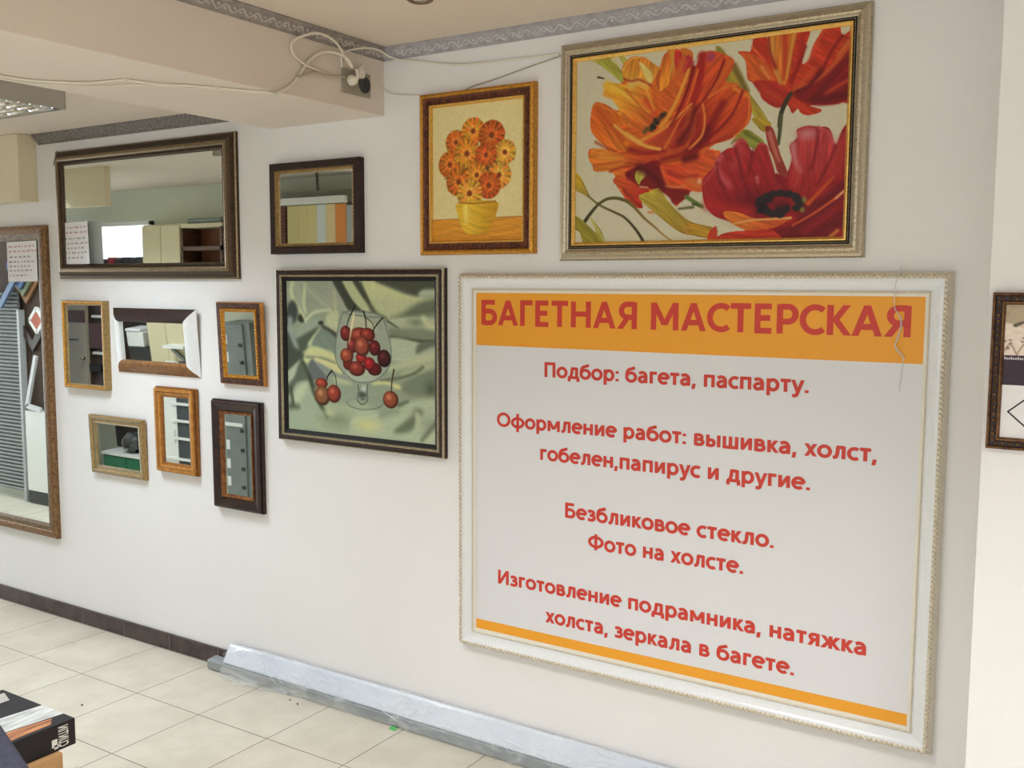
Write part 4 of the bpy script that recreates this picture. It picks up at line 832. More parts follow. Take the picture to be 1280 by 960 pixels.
STILL_LIFE_STROKES = [
('p',(162,168,140),[(-0.015,-0.008),(0.113,-0.009),(0.139,0.258),(0.112,0.259),(0.074,0.176),(0.028,0.153),(-0.018,0.094)],4,None,0),
('p',(152,158,132),[(0.116,-0.009),(0.328,-0.012),(0.395,0.097),(0.437,0.195),(0.349,0.186),(0.259,0.194),(0.139,0.258),(0.135,0.162)],4,((160,164,138),(0.145,0.044),(0.337,0.157)),0),
('s',(196,200,152),[(0.049,0.009),(0.037,0.081),(0.068,0.152),(0.113,0.223),(0.139,0.276)],0.0264,0.0172,8,None),
('s',(195,199,152),[(0.138,0.032),(0.129,0.151),(0.14,0.21)],0.0238,0.0158,7,None),
('s',(172,176,146),[(0.113,0.003),(0.209,0.101),(0.311,0.181)],0.0198,0.0128,8,None),
('p',(78,80,66),[(0.328,-0.012),(0.397,-0.012),(0.464,0.113),(0.549,0.203),(0.45,0.194),(0.401,0.12)],6,None,0),
('p',(182,186,140),[(0.397,-0.012),(0.472,-0.013),(0.526,0.095),(0.58,0.15),(0.579,0.202),(0.525,0.181),(0.458,0.102)],5,None,0),
('p',(84,84,68),[(0.466,-0.013),(0.522,-0.014),(0.587,0.093),(0.586,0.15),(0.514,0.072)],6,None,0),
('s',(176,180,142),[(0.345,0.075),(0.355,0.203)],0.0192,0.0192,8,None),
('p',(82,88,78),[(0.007,0.178),(0.049,0.132),(0.082,0.182),(0.069,0.266),(0.003,0.299)],8,None,0),
('p',(66,70,56),[(0.084,0.263),(0.1,0.22),(0.135,0.279)],5,None,0),
('p',(186,190,146),[(0.31,0.205),(0.374,0.203),(0.372,0.325),(0.283,0.276)],8,None,0),
('p',(156,165,140),[(0.062,0.363),(0.139,0.264),(0.231,0.254),(0.263,0.289),(0.17,0.334),(0.072,0.387)],5,None,0),
('p',(94,101,84),[(0.072,0.387),(0.17,0.334),(0.25,0.298),(0.155,0.413),(0.133,0.498),(0.092,0.513),(0.058,0.406)],7,None,0),
('p',(88,94,80),[(-0.005,0.348),(0.055,0.381),(0.092,0.501),(-0.011,0.531)],12,None,0),
('s',(155,165,146),[(0.025,0.262),(0.029,0.34),(0.067,0.435),(0.099,0.512)],0.034,0.0264,10,None),
('s',(192,196,156),[(0.139,0.264),(0.193,0.214),(0.259,0.196),(0.32,0.193)],0.0172,0.0128,5,None),
('p',(188,193,146),[(0.153,0.419),(0.203,0.351),(0.245,0.304),(0.25,0.331),(0.188,0.42)],5,None,0),
('p',(130,141,122),[(0.25,0.307),(0.295,0.311),(0.361,0.367),(0.355,0.497),(0.279,0.466),(0.181,0.423)],6,None,0),
('s',(82,84,68),[(0.263,0.298),(0.314,0.322),(0.361,0.358)],0.0192,0.0256,7,None),
('s',(180,186,146),[(0.283,0.282),(0.365,0.326)],0.0154,0.0128,6,None),
('p',(70,72,58),[(0.228,0.272),(0.257,0.262),(0.267,0.28),(0.244,0.292)],3,None,0),
('p',(198,202,146),[(0.119,0.499),(0.161,0.442),(0.214,0.432),(0.279,0.454),(0.355,0.5),(0.355,0.533),(0.118,0.542)],6,None,0),
('p',(182,186,142),[(0.511,-0.013),(0.602,-0.014),(0.762,0.067),(0.889,0.098),(1.013,0.106),(0.922,0.185),(0.796,0.217),(0.683,0.238),(0.611,0.195),(0.564,0.094)],6,((192,194,142),(0.69,0.148),(0.691,0.063)),0),
('p',(88,90,74),[(0.614,-0.014),(1.019,-0.019),(1.019,0.068),(0.923,0.059),(0.889,0.094),(0.762,0.059)],8,None,0),
('p',(172,178,146),[(0.895,0.092),(0.929,0.059),(1.019,0.057),(1.018,0.106)],8,None,0),
('p',(112,118,94),[(1.013,0.112),(1.013,0.193),(0.842,0.224),(0.695,0.242),(0.796,0.201),(0.894,0.137)],14,None,0),
('s',(80,84,66),[(0.523,0.026),(0.564,0.117),(0.623,0.206),(0.683,0.238)],0.024,0.0156,9,None),
('p',(176,181,146),[(0.683,0.244),(0.795,0.228),(0.934,0.223),(1.012,0.243),(1.012,0.298),(0.922,0.288),(0.771,0.298),(0.707,0.268)],6,None,0),
('b',(128,134,108),(0.882,0.256),0.04,0.019,12,None),
('s',(198,198,152),[(0.925,0.229),(0.95,0.267),(0.995,0.287)],0.0224,0.0224,10,None),
('s',(88,92,72),[(0.695,0.249),(0.765,0.291)],0.012,0.0072,4,None),
('p',(132,138,112),[(0.7,0.305),(0.806,0.293),(1.012,0.314),(1.012,0.38),(0.887,0.37),(0.706,0.353)],10,None,0),
('s',(84,87,64),[(0.706,0.348),(0.806,0.36),(0.921,0.369),(1.006,0.365)],0.0128,0.0134,6,None),
('p',(176,184,152),[(0.711,0.359),(0.887,0.377),(0.899,0.397),(0.875,0.483),(0.722,0.492)],6,None,0),
('p',(114,120,100),[(0.899,0.38),(1.012,0.366),(1.012,0.397),(0.886,0.454)],8,None,0),
('p',(172,178,148),[(0.863,0.483),(0.892,0.448),(1.012,0.391),(1.011,0.474)],8,None,0),
('p',(86,92,76),[(-0.029,0.469),(0.127,0.46),(0.105,0.525),(-0.02,0.61)],10,None,0),
('p',(176,183,152),[(-0.021,0.634),(0.095,0.526),(0.099,0.544),(0.048,0.648),(-0.022,0.684)],6,None,0),
('p',(104,111,92),[(0.098,0.528),(0.151,0.58),(0.162,0.652),(0.06,0.684),(0.022,0.81),(-0.01,0.726),(0.048,0.648)],8,None,0),
('p',(112,116,108),[(0.147,0.577),(0.186,0.514),(0.25,0.585),(0.291,0.642),(0.209,0.654),(0.169,0.651)],6,None,0),
('p',(140,146,134),[(0.192,0.517),(0.341,0.567),(0.442,0.631),(0.301,0.605),(0.25,0.585)],6,None,0),
('p',(198,197,142),[(0.127,0.466),(0.305,0.456),(0.361,0.518),(0.392,0.605),(0.328,0.58),(0.212,0.515),(0.139,0.496)],8,None,0),
('s',(130,134,112),[(0.146,0.504),(0.252,0.507),(0.342,0.531)],0.0119,0.009,6,None),
('s',(202,197,142),[(0.212,0.515),(0.303,0.549),(0.386,0.579)],0.0198,0.0256,6,None),
('s',(80,84,66),[(0.099,0.51),(0.15,0.61),(0.194,0.698)],0.0132,0.0198,8,None),
('p',(162,171,140),[(-0.026,0.827),(0.073,0.701),(0.148,0.671),(0.206,0.758),(0.295,0.883),(0.291,1.066),(-0.033,1.04)],8,None,0),
('p',(182,190,152),[(0.052,0.746),(0.094,0.693),(0.148,0.68),(0.126,0.758),(0.042,0.833)],10,None,0),
('s',(84,90,72),[(0.025,0.723),(0.03,0.772),(0.039,0.827)],0.0177,0.0177,7,None),
('s',(90,95,75),[(0.022,0.841),(0.076,0.842)],0.0272,0.0136,14,None),
('p',(150,158,132),[(0.39,0.706),(0.578,0.668),(0.577,0.773),(0.388,0.79),(0.297,0.798)],14,None,0),
('p',(166,172,138),[(0.237,0.84),(0.401,0.789),(0.577,0.797),(0.573,1.034),(0.252,1.071)],14,None,0),
('s',(78,83,66),[(0.159,0.628),(0.19,0.735),(0.238,0.815),(0.285,0.884)],0.0163,0.0264,8,None),
('b',(128,138,108),(0.347,0.905),0.071,0.03,26,None),
('b',(182,186,145),(0.296,0.859),0.032,0.024,14,None),
('s',(176,182,146),[(0.352,0.656),(0.454,0.66)],0.0192,0.0124,8,None),
('s',(190,190,140),[(0.34,0.633),(0.429,0.65)],0.0102,0.0099,6,None),
('b',(195,190,128),(0.544,0.912),0.037,0.024,22,None),
('p',(128,135,110),[(0.774,0.656),(0.827,0.612),(1.011,0.526),(1.01,0.727),(0.884,0.74),(0.791,0.684)],10,None,0),
('s',(182,187,146),[(0.709,0.547),(0.84,0.504),(1.012,0.454)],0.03,0.0504,10,None),
('s',(176,181,142),[(0.804,0.58),(0.92,0.532),(1.011,0.504)],0.029,0.0336,12,None),
('s',(106,111,88),[(0.654,0.628),(0.774,0.602),(0.862,0.57),(0.92,0.527)],0.012,0.0151,6,None),
('s',(206,202,142),[(0.605,0.648),(0.684,0.639),(0.762,0.657)],0.0136,0.0174,6,None),
('b',(206,198,138),(0.762,0.66),0.02,0.011,7,None),
('b',(94,100,78),(0.968,0.658),0.029,0.039,20,None),
('s',(150,155,128),[(0.785,0.724),(0.89,0.727),(1.005,0.717)],0.0348,0.0224,16,None),
('p',(172,180,146),[(0.484,0.833),(0.67,0.816),(0.814,0.751),(1.016,0.733),(1.015,1.032),(0.481,1.037)],10,None,0),
('s',(140,146,120),[(0.657,0.84),(0.754,0.808)],0.031,0.024,16,None),
('s',(100,106,84),[(0.772,0.771),(0.826,0.744)],0.018,0.0081,8,None),
('p',(114,121,94),[(0.783,0.892),(0.869,0.82),(0.873,0.877),(0.836,0.932),(0.729,0.95)],10,None,0),
('b',(204,198,132),(0.564,0.917),0.05,0.024,22,None),
('b',(112,118,94),(0.89,0.806),0.023,0.021,12,None),
('s',(182,186,144),[(0.884,0.818),(0.901,0.897)],0.0209,0.0348,10,None),
('b',(150,156,128),(0.953,0.88),0.04,0.04,24,None),
('s',(110,116,92),[(1.004,0.858),(0.917,0.975)],0.0232,0.0174,12,None),
('s',(182,188,150),[(1.01,0.919),(0.929,1.003)],0.0224,0.0232,12,None),
('p',(158,164,140),[(0.403,0.203),(0.666,0.222),(0.717,0.402),(0.716,0.503),(0.678,0.576),(0.611,0.628),(0.536,0.646),(0.476,0.638),(0.408,0.595),(0.357,0.525),(0.35,0.421),(0.37,0.3)],4,None,0),
('p',(178,180,146),[(0.466,0.225),(0.6,0.251),(0.616,0.329),(0.464,0.336)],8,None,0),
('p',(172,178,150),[(0.408,0.599),(0.537,0.562),(0.658,0.562),(0.611,0.628),(0.536,0.647),(0.476,0.64)],5,None,0),
('s',(112,122,106),[(0.403,0.203),(0.37,0.3),(0.349,0.421),(0.355,0.526),(0.408,0.595),(0.476,0.64),(0.536,0.647),(0.611,0.63),(0.678,0.577),(0.718,0.503),(0.718,0.402),(0.692,0.294),(0.668,0.224)],0.0059,0.0057,1.5,None),
('s',(112,122,106),[(0.403,0.203),(0.467,0.192),(0.543,0.197),(0.617,0.204),(0.668,0.224),(0.6,0.23),(0.517,0.223),(0.441,0.214),(0.403,0.203)],0.005,0.005,1.5,None),
('b',(76,33,27),(0.421,0.338),0.037,0.049,1.2,None),
('b',(124,54,45),(0.417,0.332),0.029,0.04,4,None),
('b',(166,82,72),(0.413,0.323),0.011,0.015,5,None),
('b',(86,42,32),(0.515,0.353),0.069,0.057,1.2,None),
('b',(140,68,53),(0.507,0.347),0.055,0.046,4,None),
('b',(186,99,81),(0.498,0.337),0.022,0.017,5,None),
('b',(84,39,30),(0.567,0.343),0.05,0.045,1.2,None),
('b',(136,63,49),(0.561,0.338),0.04,0.037,4,None),
('b',(181,93,76),(0.555,0.33),0.016,0.013,5,None),
('b',(80,34,31),(0.463,0.415),0.034,0.05,1.2,None),
('b',(130,55,51),(0.459,0.409),0.027,0.041,4,None),
('b',(174,84,79),(0.455,0.401),0.011,0.015,5,None),
('b',(68,25,24),(0.614,0.423),0.038,0.049,1.2,None),
('b',(110,41,40),(0.61,0.417),0.03,0.04,4,None),
('b',(150,67,66),(0.605,0.409),0.012,0.014,5,None),
('b',(76,26,22),(0.435,0.533),0.034,0.04,1.2,None),
('b',(124,43,37),(0.431,0.528),0.028,0.033,4,None),
('b',(166,69,62),(0.427,0.521),0.011,0.012,5,None),
('b',(94,50,33),(0.427,0.481),0.045,0.048,1.2,None),
('b',(152,81,54),(0.422,0.476),0.036,0.039,4,None),
('b',(200,115,82),(0.416,0.467),0.015,0.015,5,None),
('b',(97,34,27),(0.525,0.491),0.036,0.033,1.2,None),
('b',(157,56,45),(0.521,0.487),0.029,0.028,4,None),
('b',(206,85,72),(0.517,0.482),0.011,0.01,5,None),
('b',(94,52,37),(0.531,0.418),0.052,0.063,1.2,None),
('b',(152,85,61),(0.525,0.411),0.041,0.052,4,None),
('b',(200,120,91),(0.518,0.4),0.017,0.019,5,None),
('b',(65,20,21),(0.612,0.557),0.047,0.041,1.2,None),
('b',(106,33,34),(0.607,0.552),0.037,0.034,4,None),
('b',(145,57,58),(0.601,0.545),0.015,0.013,5,None),
('b',(84,39,30),(0.494,0.561),0.056,0.048,1.2,None),
('b',(136,63,49),(0.488,0.555),0.045,0.04,4,None),
('b',(181,93,76),(0.481,0.547),0.018,0.015,5,None),
('b',(94,24,26),(0.579,0.527),0.039,0.043,1.2,None),
('b',(153,40,43),(0.575,0.522),0.031,0.036,4,None),
('b',(201,66,69),(0.57,0.515),0.012,0.013,5,None),
('b',(50,22,22),(0.675,0.486),0.044,0.055,1.2,None),
('b',(82,36,37),(0.67,0.48),0.035,0.045,4,None),
('b',(116,61,62),(0.665,0.47),0.014,0.017,5,None),
('s',(38,38,28),[(0.486,0.16),(0.445,0.241),(0.427,0.298)],0.0092,0.005,1,None),
('s',(38,38,28),[(0.543,0.195),(0.555,0.238),(0.559,0.302)],0.0098,0.0059,1,None),
('s',(38,38,28),[(0.668,0.232),(0.625,0.282),(0.599,0.323)],0.0082,0.0066,1,None),
('s',(70,66,46),[(0.551,0.23),(0.6,0.267),(0.612,0.317)],0.0049,0.0049,1,None),
('p',(218,208,155),[(0.469,0.217),(0.482,0.224),(0.454,0.36),(0.439,0.412)],1.5,None,0),
('s',(90,97,84),[(0.5,0.662),(0.505,0.708),(0.495,0.757),(0.525,0.787),(0.563,0.759),(0.56,0.704),(0.567,0.657)],0.0059,0.0059,2,None),
('b',(92,98,86),(0.53,0.73),0.025,0.028,6,None),
('b',(185,190,170),(0.539,0.685),0.015,0.021,6,None),
('s',(112,122,106),[(0.417,0.78),(0.447,0.806),(0.507,0.819),(0.575,0.816),(0.642,0.796),(0.669,0.766)],0.0053,0.005,1.5,None),
('s',(140,148,126),[(0.417,0.78),(0.474,0.755),(0.61,0.739),(0.669,0.766)],0.0044,0.0042,2,None),
('b',(94,44,31),(0.248,0.672),0.043,0.034,1.2,None),
('b',(152,72,51),(0.243,0.669),0.034,0.028,4,None),
('b',(200,104,79),(0.237,0.663),0.014,0.01,5,None),
('b',(86,60,39),(0.252,0.754),0.055,0.065,1.2,None),
('b',(140,97,64),(0.246,0.746),0.044,0.054,4,None),
('b',(186,134,94),(0.239,0.735),0.018,0.02,5,None),
('b',(91,44,32),(0.334,0.735),0.049,0.059,1.2,None),
('b',(147,72,52),(0.329,0.728),0.039,0.048,4,None),
('b',(194,104,80),(0.322,0.718),0.016,0.018,5,None),
('s',(38,38,28),[(0.321,0.585),(0.291,0.624),(0.287,0.648)],0.0106,0.0053,1,None),
('s',(60,60,40),[(0.321,0.585),(0.346,0.62),(0.353,0.685)],0.0059,0.0051,1,None),
('b',(93,55,38),(0.716,0.742),0.05,0.055,1.2,None),
('b',(151,89,62),(0.71,0.736),0.04,0.045,4,None),
('b',(199,124,92),(0.704,0.726),0.016,0.017,5,None),
('s',(70,60,36),[(0.738,0.552),(0.724,0.632),(0.721,0.696)],0.0096,0.0066,1,None)]

# ------------------------------------------------------------------ framed paintings
R = (-1.712, -.702, 1.840, 2.557)
t = frame_root('framed_painting', R, 'large painting of orange and red poppies in a champagne-silver frame', 'picture')
b = MB().frame(R, [(0, 0), (0, .016), (.004, .022), (.012, .026), (.020, .033), (.026, .035), (.031, .033), (.036, .027), (.039, .026)], [1, 1, 0, 0, 1, 1, 0, 0])
b.build('moulding', [M_CHAMP, M_SILVER], t)
b = MB().frame(R, [(.039, .026), (.041, .028), (.047, .027), (.048, .022)], 0).beads(R, .044, .0275, .006, .0022, .0018, .0014, 1, nu=5, nv=3)
b.build('rope_edge', [M_BLACK, M_SILVER], t)
MB().frame(R, [(.048, .022), (.050, .026), (.054, .026), (.061, .019), (.062, .014)], 0).build('gilt_slip', M_GOLD_LT, t)
canvas('canvas', (R[0] + .058, R[1] - .058, R[2] + .058, R[3] - .058), -.016, paint(POPPY_STROKES, 540, 370, (206, 195, 164), 1.0, 3, .012, .085), (.95, 1.0, 1.02), t)
backing(R, .02, .013, t)

R = (-3.068, -2.200, 1.104, 1.819)
t = frame_root('framed_painting', R, 'still life painting of cherries in a glass goblet on draped cloth', 'picture')
MB().frame(R, [(0, 0), (0, .020), (.002, .027), (.005, .028), (.008, .026), (.016, .029), (.022, .026)], [0, 1, 1, 0, 0, 0]).build('moulding', [M_DKBROWN, M_SILVER], t)
b = MB().frame(R, [(.022, .026), (.024, .029), (.031, .028), (.033, .023)], 0).beads(R, .0275, .0285, .008, .003, .0025, .002, 0, nu=5, nv=3)
b.build('beaded_edge', M_SILVER, t)
MB().frame(R, [(.033, .023), (.034, .022), (.049, .014), (.049, .010)], 0).build('black_slip', M_BLACK, t)
canvas('canvas', (R[0] + .047, R[1] - .047, R[2] + .047, R[3] - .047), -.012, paint(STILL_LIFE_STROKES, 380, 310, (150, 158, 130), 0.75, 5, .012, .012, 1.25), (.95, .985, 1.16), t)
backing(R, .02, .009, t)

# plain bunch of round blooms in a bowl
def bouquet():
    cream, amber = (222, 206, 146), (214, 146, 46); o = []
    o.append(('p', amber, [(-.1, .835), (1.1, .835), (1.1, 1.1), (-.1, 1.1)], 1, None, 1))
    o.append(('s', (160, 96, 40), [(0, .835), (1, .832)], .006, .006, 1, None))
    rng = random.Random(21)
    for k in range(15):
        a = math.radians(-172 + k * 25); x, y = .5 + .40 * math.cos(a), .41 + .27 * math.sin(a)
        o.append(('s', (56 + 14 * (k % 3), 66 + 12 * (k % 2), 36), [(.5, .45), ((.5 + x) / 2 + .02, (.45 + y) / 2), (x, y)], .075, .008, 1, None))
    spots = [(.27, .27), (.46, .20), (.66, .24), (.80, .37), (.20, .43), (.39, .36), (.60, .38), (.74, .53), (.30, .56), (.50, .52), (.63, .60), (.42, .65)]
    for i, (x, y) in enumerate(spots):
        c = [(208, 112, 34), (222, 140, 42), (198, 94, 32), (226, 158, 56)][i % 4]; r = .115 + .012 * (i % 3)
        d = tuple(int(v * .72) for v in c); l = tuple(min(255, int(v * 1.1 + 12)) for v in c)
        o.append(('b', d, (x, y), r, r * .76, 2, None))
        for ring, n, w in ((.92, 15, .030), (.66, 12, .028), (.40, 9, .024)):
            for k in range(n):
                a = 2 * math.pi * (k + .5 * (ring < .7)) / n + rng.uniform(-.1, .1); e = ring * r * rng.uniform(.93, 1.05)
                cc = tuple(int(v * rng.uniform(.88, 1.12)) for v in (c if ring > .5 else l))
                o.append(('s', cc, [(x + .35 * e * math.cos(a), y + .35 * e * math.sin(a) * .76), (x + e * math.cos(a), y + e * math.sin(a) * .76)], w * .5, w, 1.2, None))
        o.append(('b', (128, 60, 26), (x, y), r * .20, r * .16, 2, None))
    o.append(('p', (222, 180, 52), [(.30, .715), (.70, .715), (.715, .80), (.66, .90), (.60, .945), (.40, .945), (.34, .90), (.285, .80)], 1, ((196, 146, 34), (.42, .8), (.70, .84)), 0))
    o.append(('p', (238, 208, 92), [(.35, .74), (.41, .74), (.40, .88), (.36, .85)], 4, None, 0))
    o.append(('s', (166, 112, 36), [(.30, .715), (.5, .725), (.70, .715)], .014, .014, 1, None))
    return paint(o, 220, 290, cream, 1.0, 9, .015, .06)
R = (-2.308, -1.811, 1.866, 2.452)
t = frame_root('framed_painting', R, 'small painting of orange flowers in a yellow bowl, in a gold and red-brown frame', 'picture')
MB().frame(R, [(0, 0), (0, .020), (.003, .028), (.010, .032), (.016, .030), (.018, .026)], 0).build('moulding', M_GOLD, t)
b = MB().frame(R, [(.018, .026), (.024, .022), (.034, .020), (.041, .021)], 0).beads(R, .030, .0215, .020, .008, .004, .0025, 0, slant=.4)
b.build('carved_cove', M_REDBROWN, t)
b = MB().frame(R, [(.041, .021), (.043, .025), (.048, .024), (.052, .016), (.052, .010)], 0).beads(R, .0455, .0245, .008, .003, .0025, .002, 0, nu=5, nv=3)
b.build('gilt_slip', M_GOLD_LT, t)
canvas('canvas', (R[0] + .050, R[1] - .050, R[2] + .050, R[3] - .050), -.012, bouquet(), (1.05, 1.05, 1.08), t)
backing(R, .02, .009, t)

# ------------------------------------------------------------------ the big framed shop sign
R = (-2.129, -.458, .407, 1.799)
t = frame_root('framed_sign', R, 'huge white framed sign with red lettering on white and orange', 'sign')
b = MB().frame(R, [(0, 0), (0, .016), (.003, .022), (.005, .030), (.010, .038), (.016, .040), (.020, .037), (.023, .031), (.030, .026), (.040, .021), (.050, .019), (.053, .020), (.055, .022)],
               [1, 1, 1, 1, 1, 1, 0, 0, 0, 0, 0, 0])
b.build('moulding', [M_WHITE_FR, M_WORN], t)
MB().beads(R, .0135, .0380, .0145, .0088, .0042, .0062, 0, slant=.6).build('rope_edge', mat('glinting_cream_gilding', lin((222, 214, 196)), .22, .35, c2=lin((196, 182, 152)), nscale=200), t)
b = MB().frame(R, [(.055, .022), (.058, .025), (.061, .022), (.063, .019), (.070, .017), (.071, .011)], [1, 1, 0, 0, 0]).beads(R, .058, .0245, .008, .0028, .0026, .0025, 1, nu=5, nv=3)
b.build('pearl_slip', [mat('cream_slip', lin((226, 222, 208)), .4), M_WORN], t)
PX0, PX1, PZ0, PZ1 = R[0] + .069, R[1] - .069, R[2] + .069, R[3] - .069
YS = -.0140
M_SIGN_W = mat('sign_white_vinyl', lin((222, 222, 224)), .5); M_SIGN_O = mat('sign_orange_vinyl', lin((238, 162, 38)), .5); M_SIGN_R = mat('sign_red_vinyl', lin((204, 58, 42)), .5)
panel = MB().box(PX0, PX1, YS, -.006, PZ0, PZ1).build('panel', M_SIGN_W, t)
band = MB().box(PX0, PX1, YS - .0006, YS, 1.539, PZ1).build('header_band', M_SIGN_O, t)
MB().box(PX0, PX1, YS - .0006, YS, PZ0, .513).build('footer_stripe', M_SIGN_O, t)
backing(R, .03, .005, t)
for nm, body, x0, x1, zb, cap, bold in (
        ('heading_word', 'БАГЕТНАЯ МАСТЕРСКАЯ', -2.037, -.5645, 1.6135, .0885, .20),
        ('text_word', 'Подбор: багета, паспарту.', -1.7694, -.8465, 1.4370, .0515, .20),
        ('text_word', 'Оформление работ: вышивка, холст,', -1.9687, -.6422, 1.2470, .0515, .20),
        ('text_word', 'гобелен,папирус и другие.', -1.7843, -.8328, 1.1420, .0515, .20),
        ('text_word', 'Безбликовое стекло.', -1.6812, -.9383, .9480, .0525, .20),
        ('text_word', 'Фото на холсте.', -1.5890, -1.0338, .8500, .0525, .20),
        ('text_word', 'Изготовление подрамника, натяжка', -1.9616, -.6502, .6640, .0520, .20),
        ('text_word', 'холста, зеркала в багете.', -1.7583, -.8624, .5560, .0520, .20)):
    lettering(nm, body, (x0, YS - .0008, zb), (1, 0, 0), (0, 0, 1), x1 - x0, cap, M_SIGN_R, band if nm == 'heading_word' else panel, bold)

# loose transparent thread dangling over the sign's top right corner
M_THREAD = bpy.data.materials.new('clear_nylon'); M_THREAD.use_nodes = True
q = M_THREAD.node_tree.nodes['Principled BSDF']; q.inputs['Base Color'].default_value = (.75, .73, .70, 1); q.inputs['Roughness'].default_value = .15; q.inputs['Alpha'].default_value = .75
pts = [(-.591, -.045, 1.815), (-.601, -.046, 1.782), (-.606, -.044, 1.745), (-.608, -.030, 1.700), (-.592, -.024, 1.663), (-.594, -.022, 1.618), (-.603, -.022, 1.588), (-.581, -.021, 1.558), (-.584, -.020, 1.513), (-.588, -.019, 1.459)]
b = MB().tube(pts, .0013, 5)
b.tube([(p[0] + .006 * math.sin(i * 2.1), p[1], p[2] - .006) for i, p in enumerate(pts[3:8])], .0011, 5)
tag(recentre(b.build('nylon_thread', M_THREAD)), 'tangled clear thread dangling over the top right corner of the big sign', 'thread')

# ------------------------------------------------------------------ small framed sample on the right pier
YP = -.46
def pier(x, z):  # a place on the pier face seen along the same line as (x, z) at y = -0.14
    k = (2.986 + YP) / (2.986 - .14); return x * k, 1.755 + (z - 1.755) * k
x0, z0 = pier(-.341, 1.337); _, z1 = pier(-.341, 1.7425); R = (x0, x0 + .30, z0, z1)
t = frame_root('framed_print', R, 'print in an ornate brown frame on the right pier, cut off by the photo edge', 'picture', YP)
k = .89
M_COPPER = metal('copper_brown', (122, 88, 56), (74, 46, 32), .38, 90, .65, .25)
MB().frame(R, [(0, 0), (0, .014), (.003, .018), (.006, .016), (.008, .013), (.019, .013), (.021, .017), (.024, .016), (.027, .012), (.028, .007)], [0, 0, 0, 1, 1, 1, 0, 0, 0], YP).build('moulding', [M_COPPER, mat('dark_copper_ground', lin((44, 26, 22)), .5, .2)], t)
b = MB()
for i, sl in enumerate((.8, -.8)): b.beads(R, .0135, .0135, .015, .0066, .0020, .0032, 0, YP, slant=sl, nu=6, nv=4)
b.beads(R, .0135, .0145, .014, .0025, .0025, .002, 0, YP)
b.build('leaf_relief', M_COPPER, t)
IX0, IX1, IZ0, IZ1 = R[0] + .025, R[1] - .025, R[2] + .025, R[3] - .025
_, zph1 = pier(-.31, 1.5818); _, zph2 = pier(-.31, 1.5048); _, zdm = pier(-.29, 1.4356)
MB().box(IX0, IX1, YP - .0075, YP - .003, IZ0, zph2).build('white_card', M_PAPER, t)
o = MB().box(IX0, IX1, YP - .0075, YP - .003, zph2, zph1).build('plum_band', mat('dark_plum_print', lin((52, 34, 48)), .6), t)
def lace():
    rng = random.Random(4); o = []
    o.append(('p', (176, 160, 134), [(-.1, -.1), (.4, -.1), (.45, .5), (-.1, .4)], 1, None, 1)); o.append(('p', (150, 132, 104), [(.35, -.1), (1.1, -.1), (1.1, .4), (.4, .4)], 2, None, 1))
    o.append(('p', (226, 210, 196), [(-.1, .38), (.2, .45), (.5, .42), (.8, .5), (1.1, .42), (1.1, 1.1), (-.1, 1.1)], 2, None, 0))
    for x, y in ((.22, .42), (.35, .48), (.5, .40), (.66, .46), (.8, .38)): o.append(('b', (222, 186, 168), (x, y), .07, .09, 2, None)); o.append(('b', (240, 224, 212), (x - .02, y - .02), .04, .05, 2, None))
    for x in (.10, .28, .44, .60, .74, .9): o.append(('s', (86, 84, 66), [(x, .42), (x + .07, .36), (x + .13, .40)], .04, .01, 1, None))
    for i in range(46): o.append(('b', (120, 100, 86), (rng.random(), .62 + .36 * rng.random()), .012, .016, 1, None))
    for i in range(9): o.append(('s', (150, 128, 112), [(i * .12, .98), (i * .12 + .06, .78), (i * .12 + .12, .98)], .012, .012, 1, None))
    return paint(o, 120, 72, (196, 180, 156), 1, 2, .03)
canvas('flower_photo', (IX0, IX1, zph1, IZ1), YP - .0075, lace(), (1.1, 1.1, 1.1), t)
zc = zdm; hw, hh = .068, .060; xc = pier(-.2932, 1)[0] + hw
b = MB()
D = [(xc - hw, zc), (xc, zc - hh), (xc + hw, zc), (xc, zc + hh)]
for i in range(4):
    p, q2 = Vector((D[i][0], YP - .0078, D[i][1])), Vector((D[(i + 1) % 4][0], YP - .0078, D[(i + 1) % 4][1])); dd = (q2 - p); n = dd.normalized(); w = Vector((-n.z, 0, n.x)) * .0017
    b.obox((p + q2) / 2, dd / 2 + n * .001, w, (0, .0003, 0))
b.build('diamond_outline', mat('print_black', (0.02, 0.02, 0.025), .6), t)
b = MB()
for i in range(9): b.box(IX0 + .004 + i * .0045, IX0 + .0072 + i * .0045, YP - .0079, YP - .0075, zph1 - .010, zph1 - .0055 + .002 * (i % 3 == 0))
b.build('small_caption', mat('caption_white', (.6, .55, .58), .6), t)
backing(R, .01, .003, t, YP)

# ------------------------------------------------------------------ power outlet and cables on the beam
FX = BEAM_R
t = root('power_outlet', (FX, -.1625, 2.447), 'grey double power outlet on the ceiling beam', 'outlet')
M_GREYPL = mat('grey_outlet_plastic', lin((150, 142, 124)), .4); M_WHITEPL = mat('white_cable_plastic', lin((226, 218, 200)), .4); M_DKPL = mat('dark_socket_hole', (.03, .028, .025), .5)
MB().box(FX, FX + .010, -.238, -.087, 2.447, 2.533).build('plate', M_GREYPL, t, .003)
for yc in (-.201, -.124):
    wv = MB().lathe((FX + .010, yc, 2.490), [(.031, 0), (.031, .003), (.027, .003), (.025, .0015), (0, .0015)], 24, 0, 'x').build('socket_well', M_DKPL if yc > -.15 else M_GREYPL, t)
    bb = MB()
    for dz in (-.0095, .0095): bb.lathe((FX + .0112, yc, 2.490 + dz), [(.0028, 0), (.0028, .002), (0, .002)], 8, 0, 'x')
    bb.build('contact_hole', M_BLACK, wv)
t = root('power_plug', (FX + .012, -.205, 2.475), 'white plug pushed into the left socket of the beam outlet', 'plug')
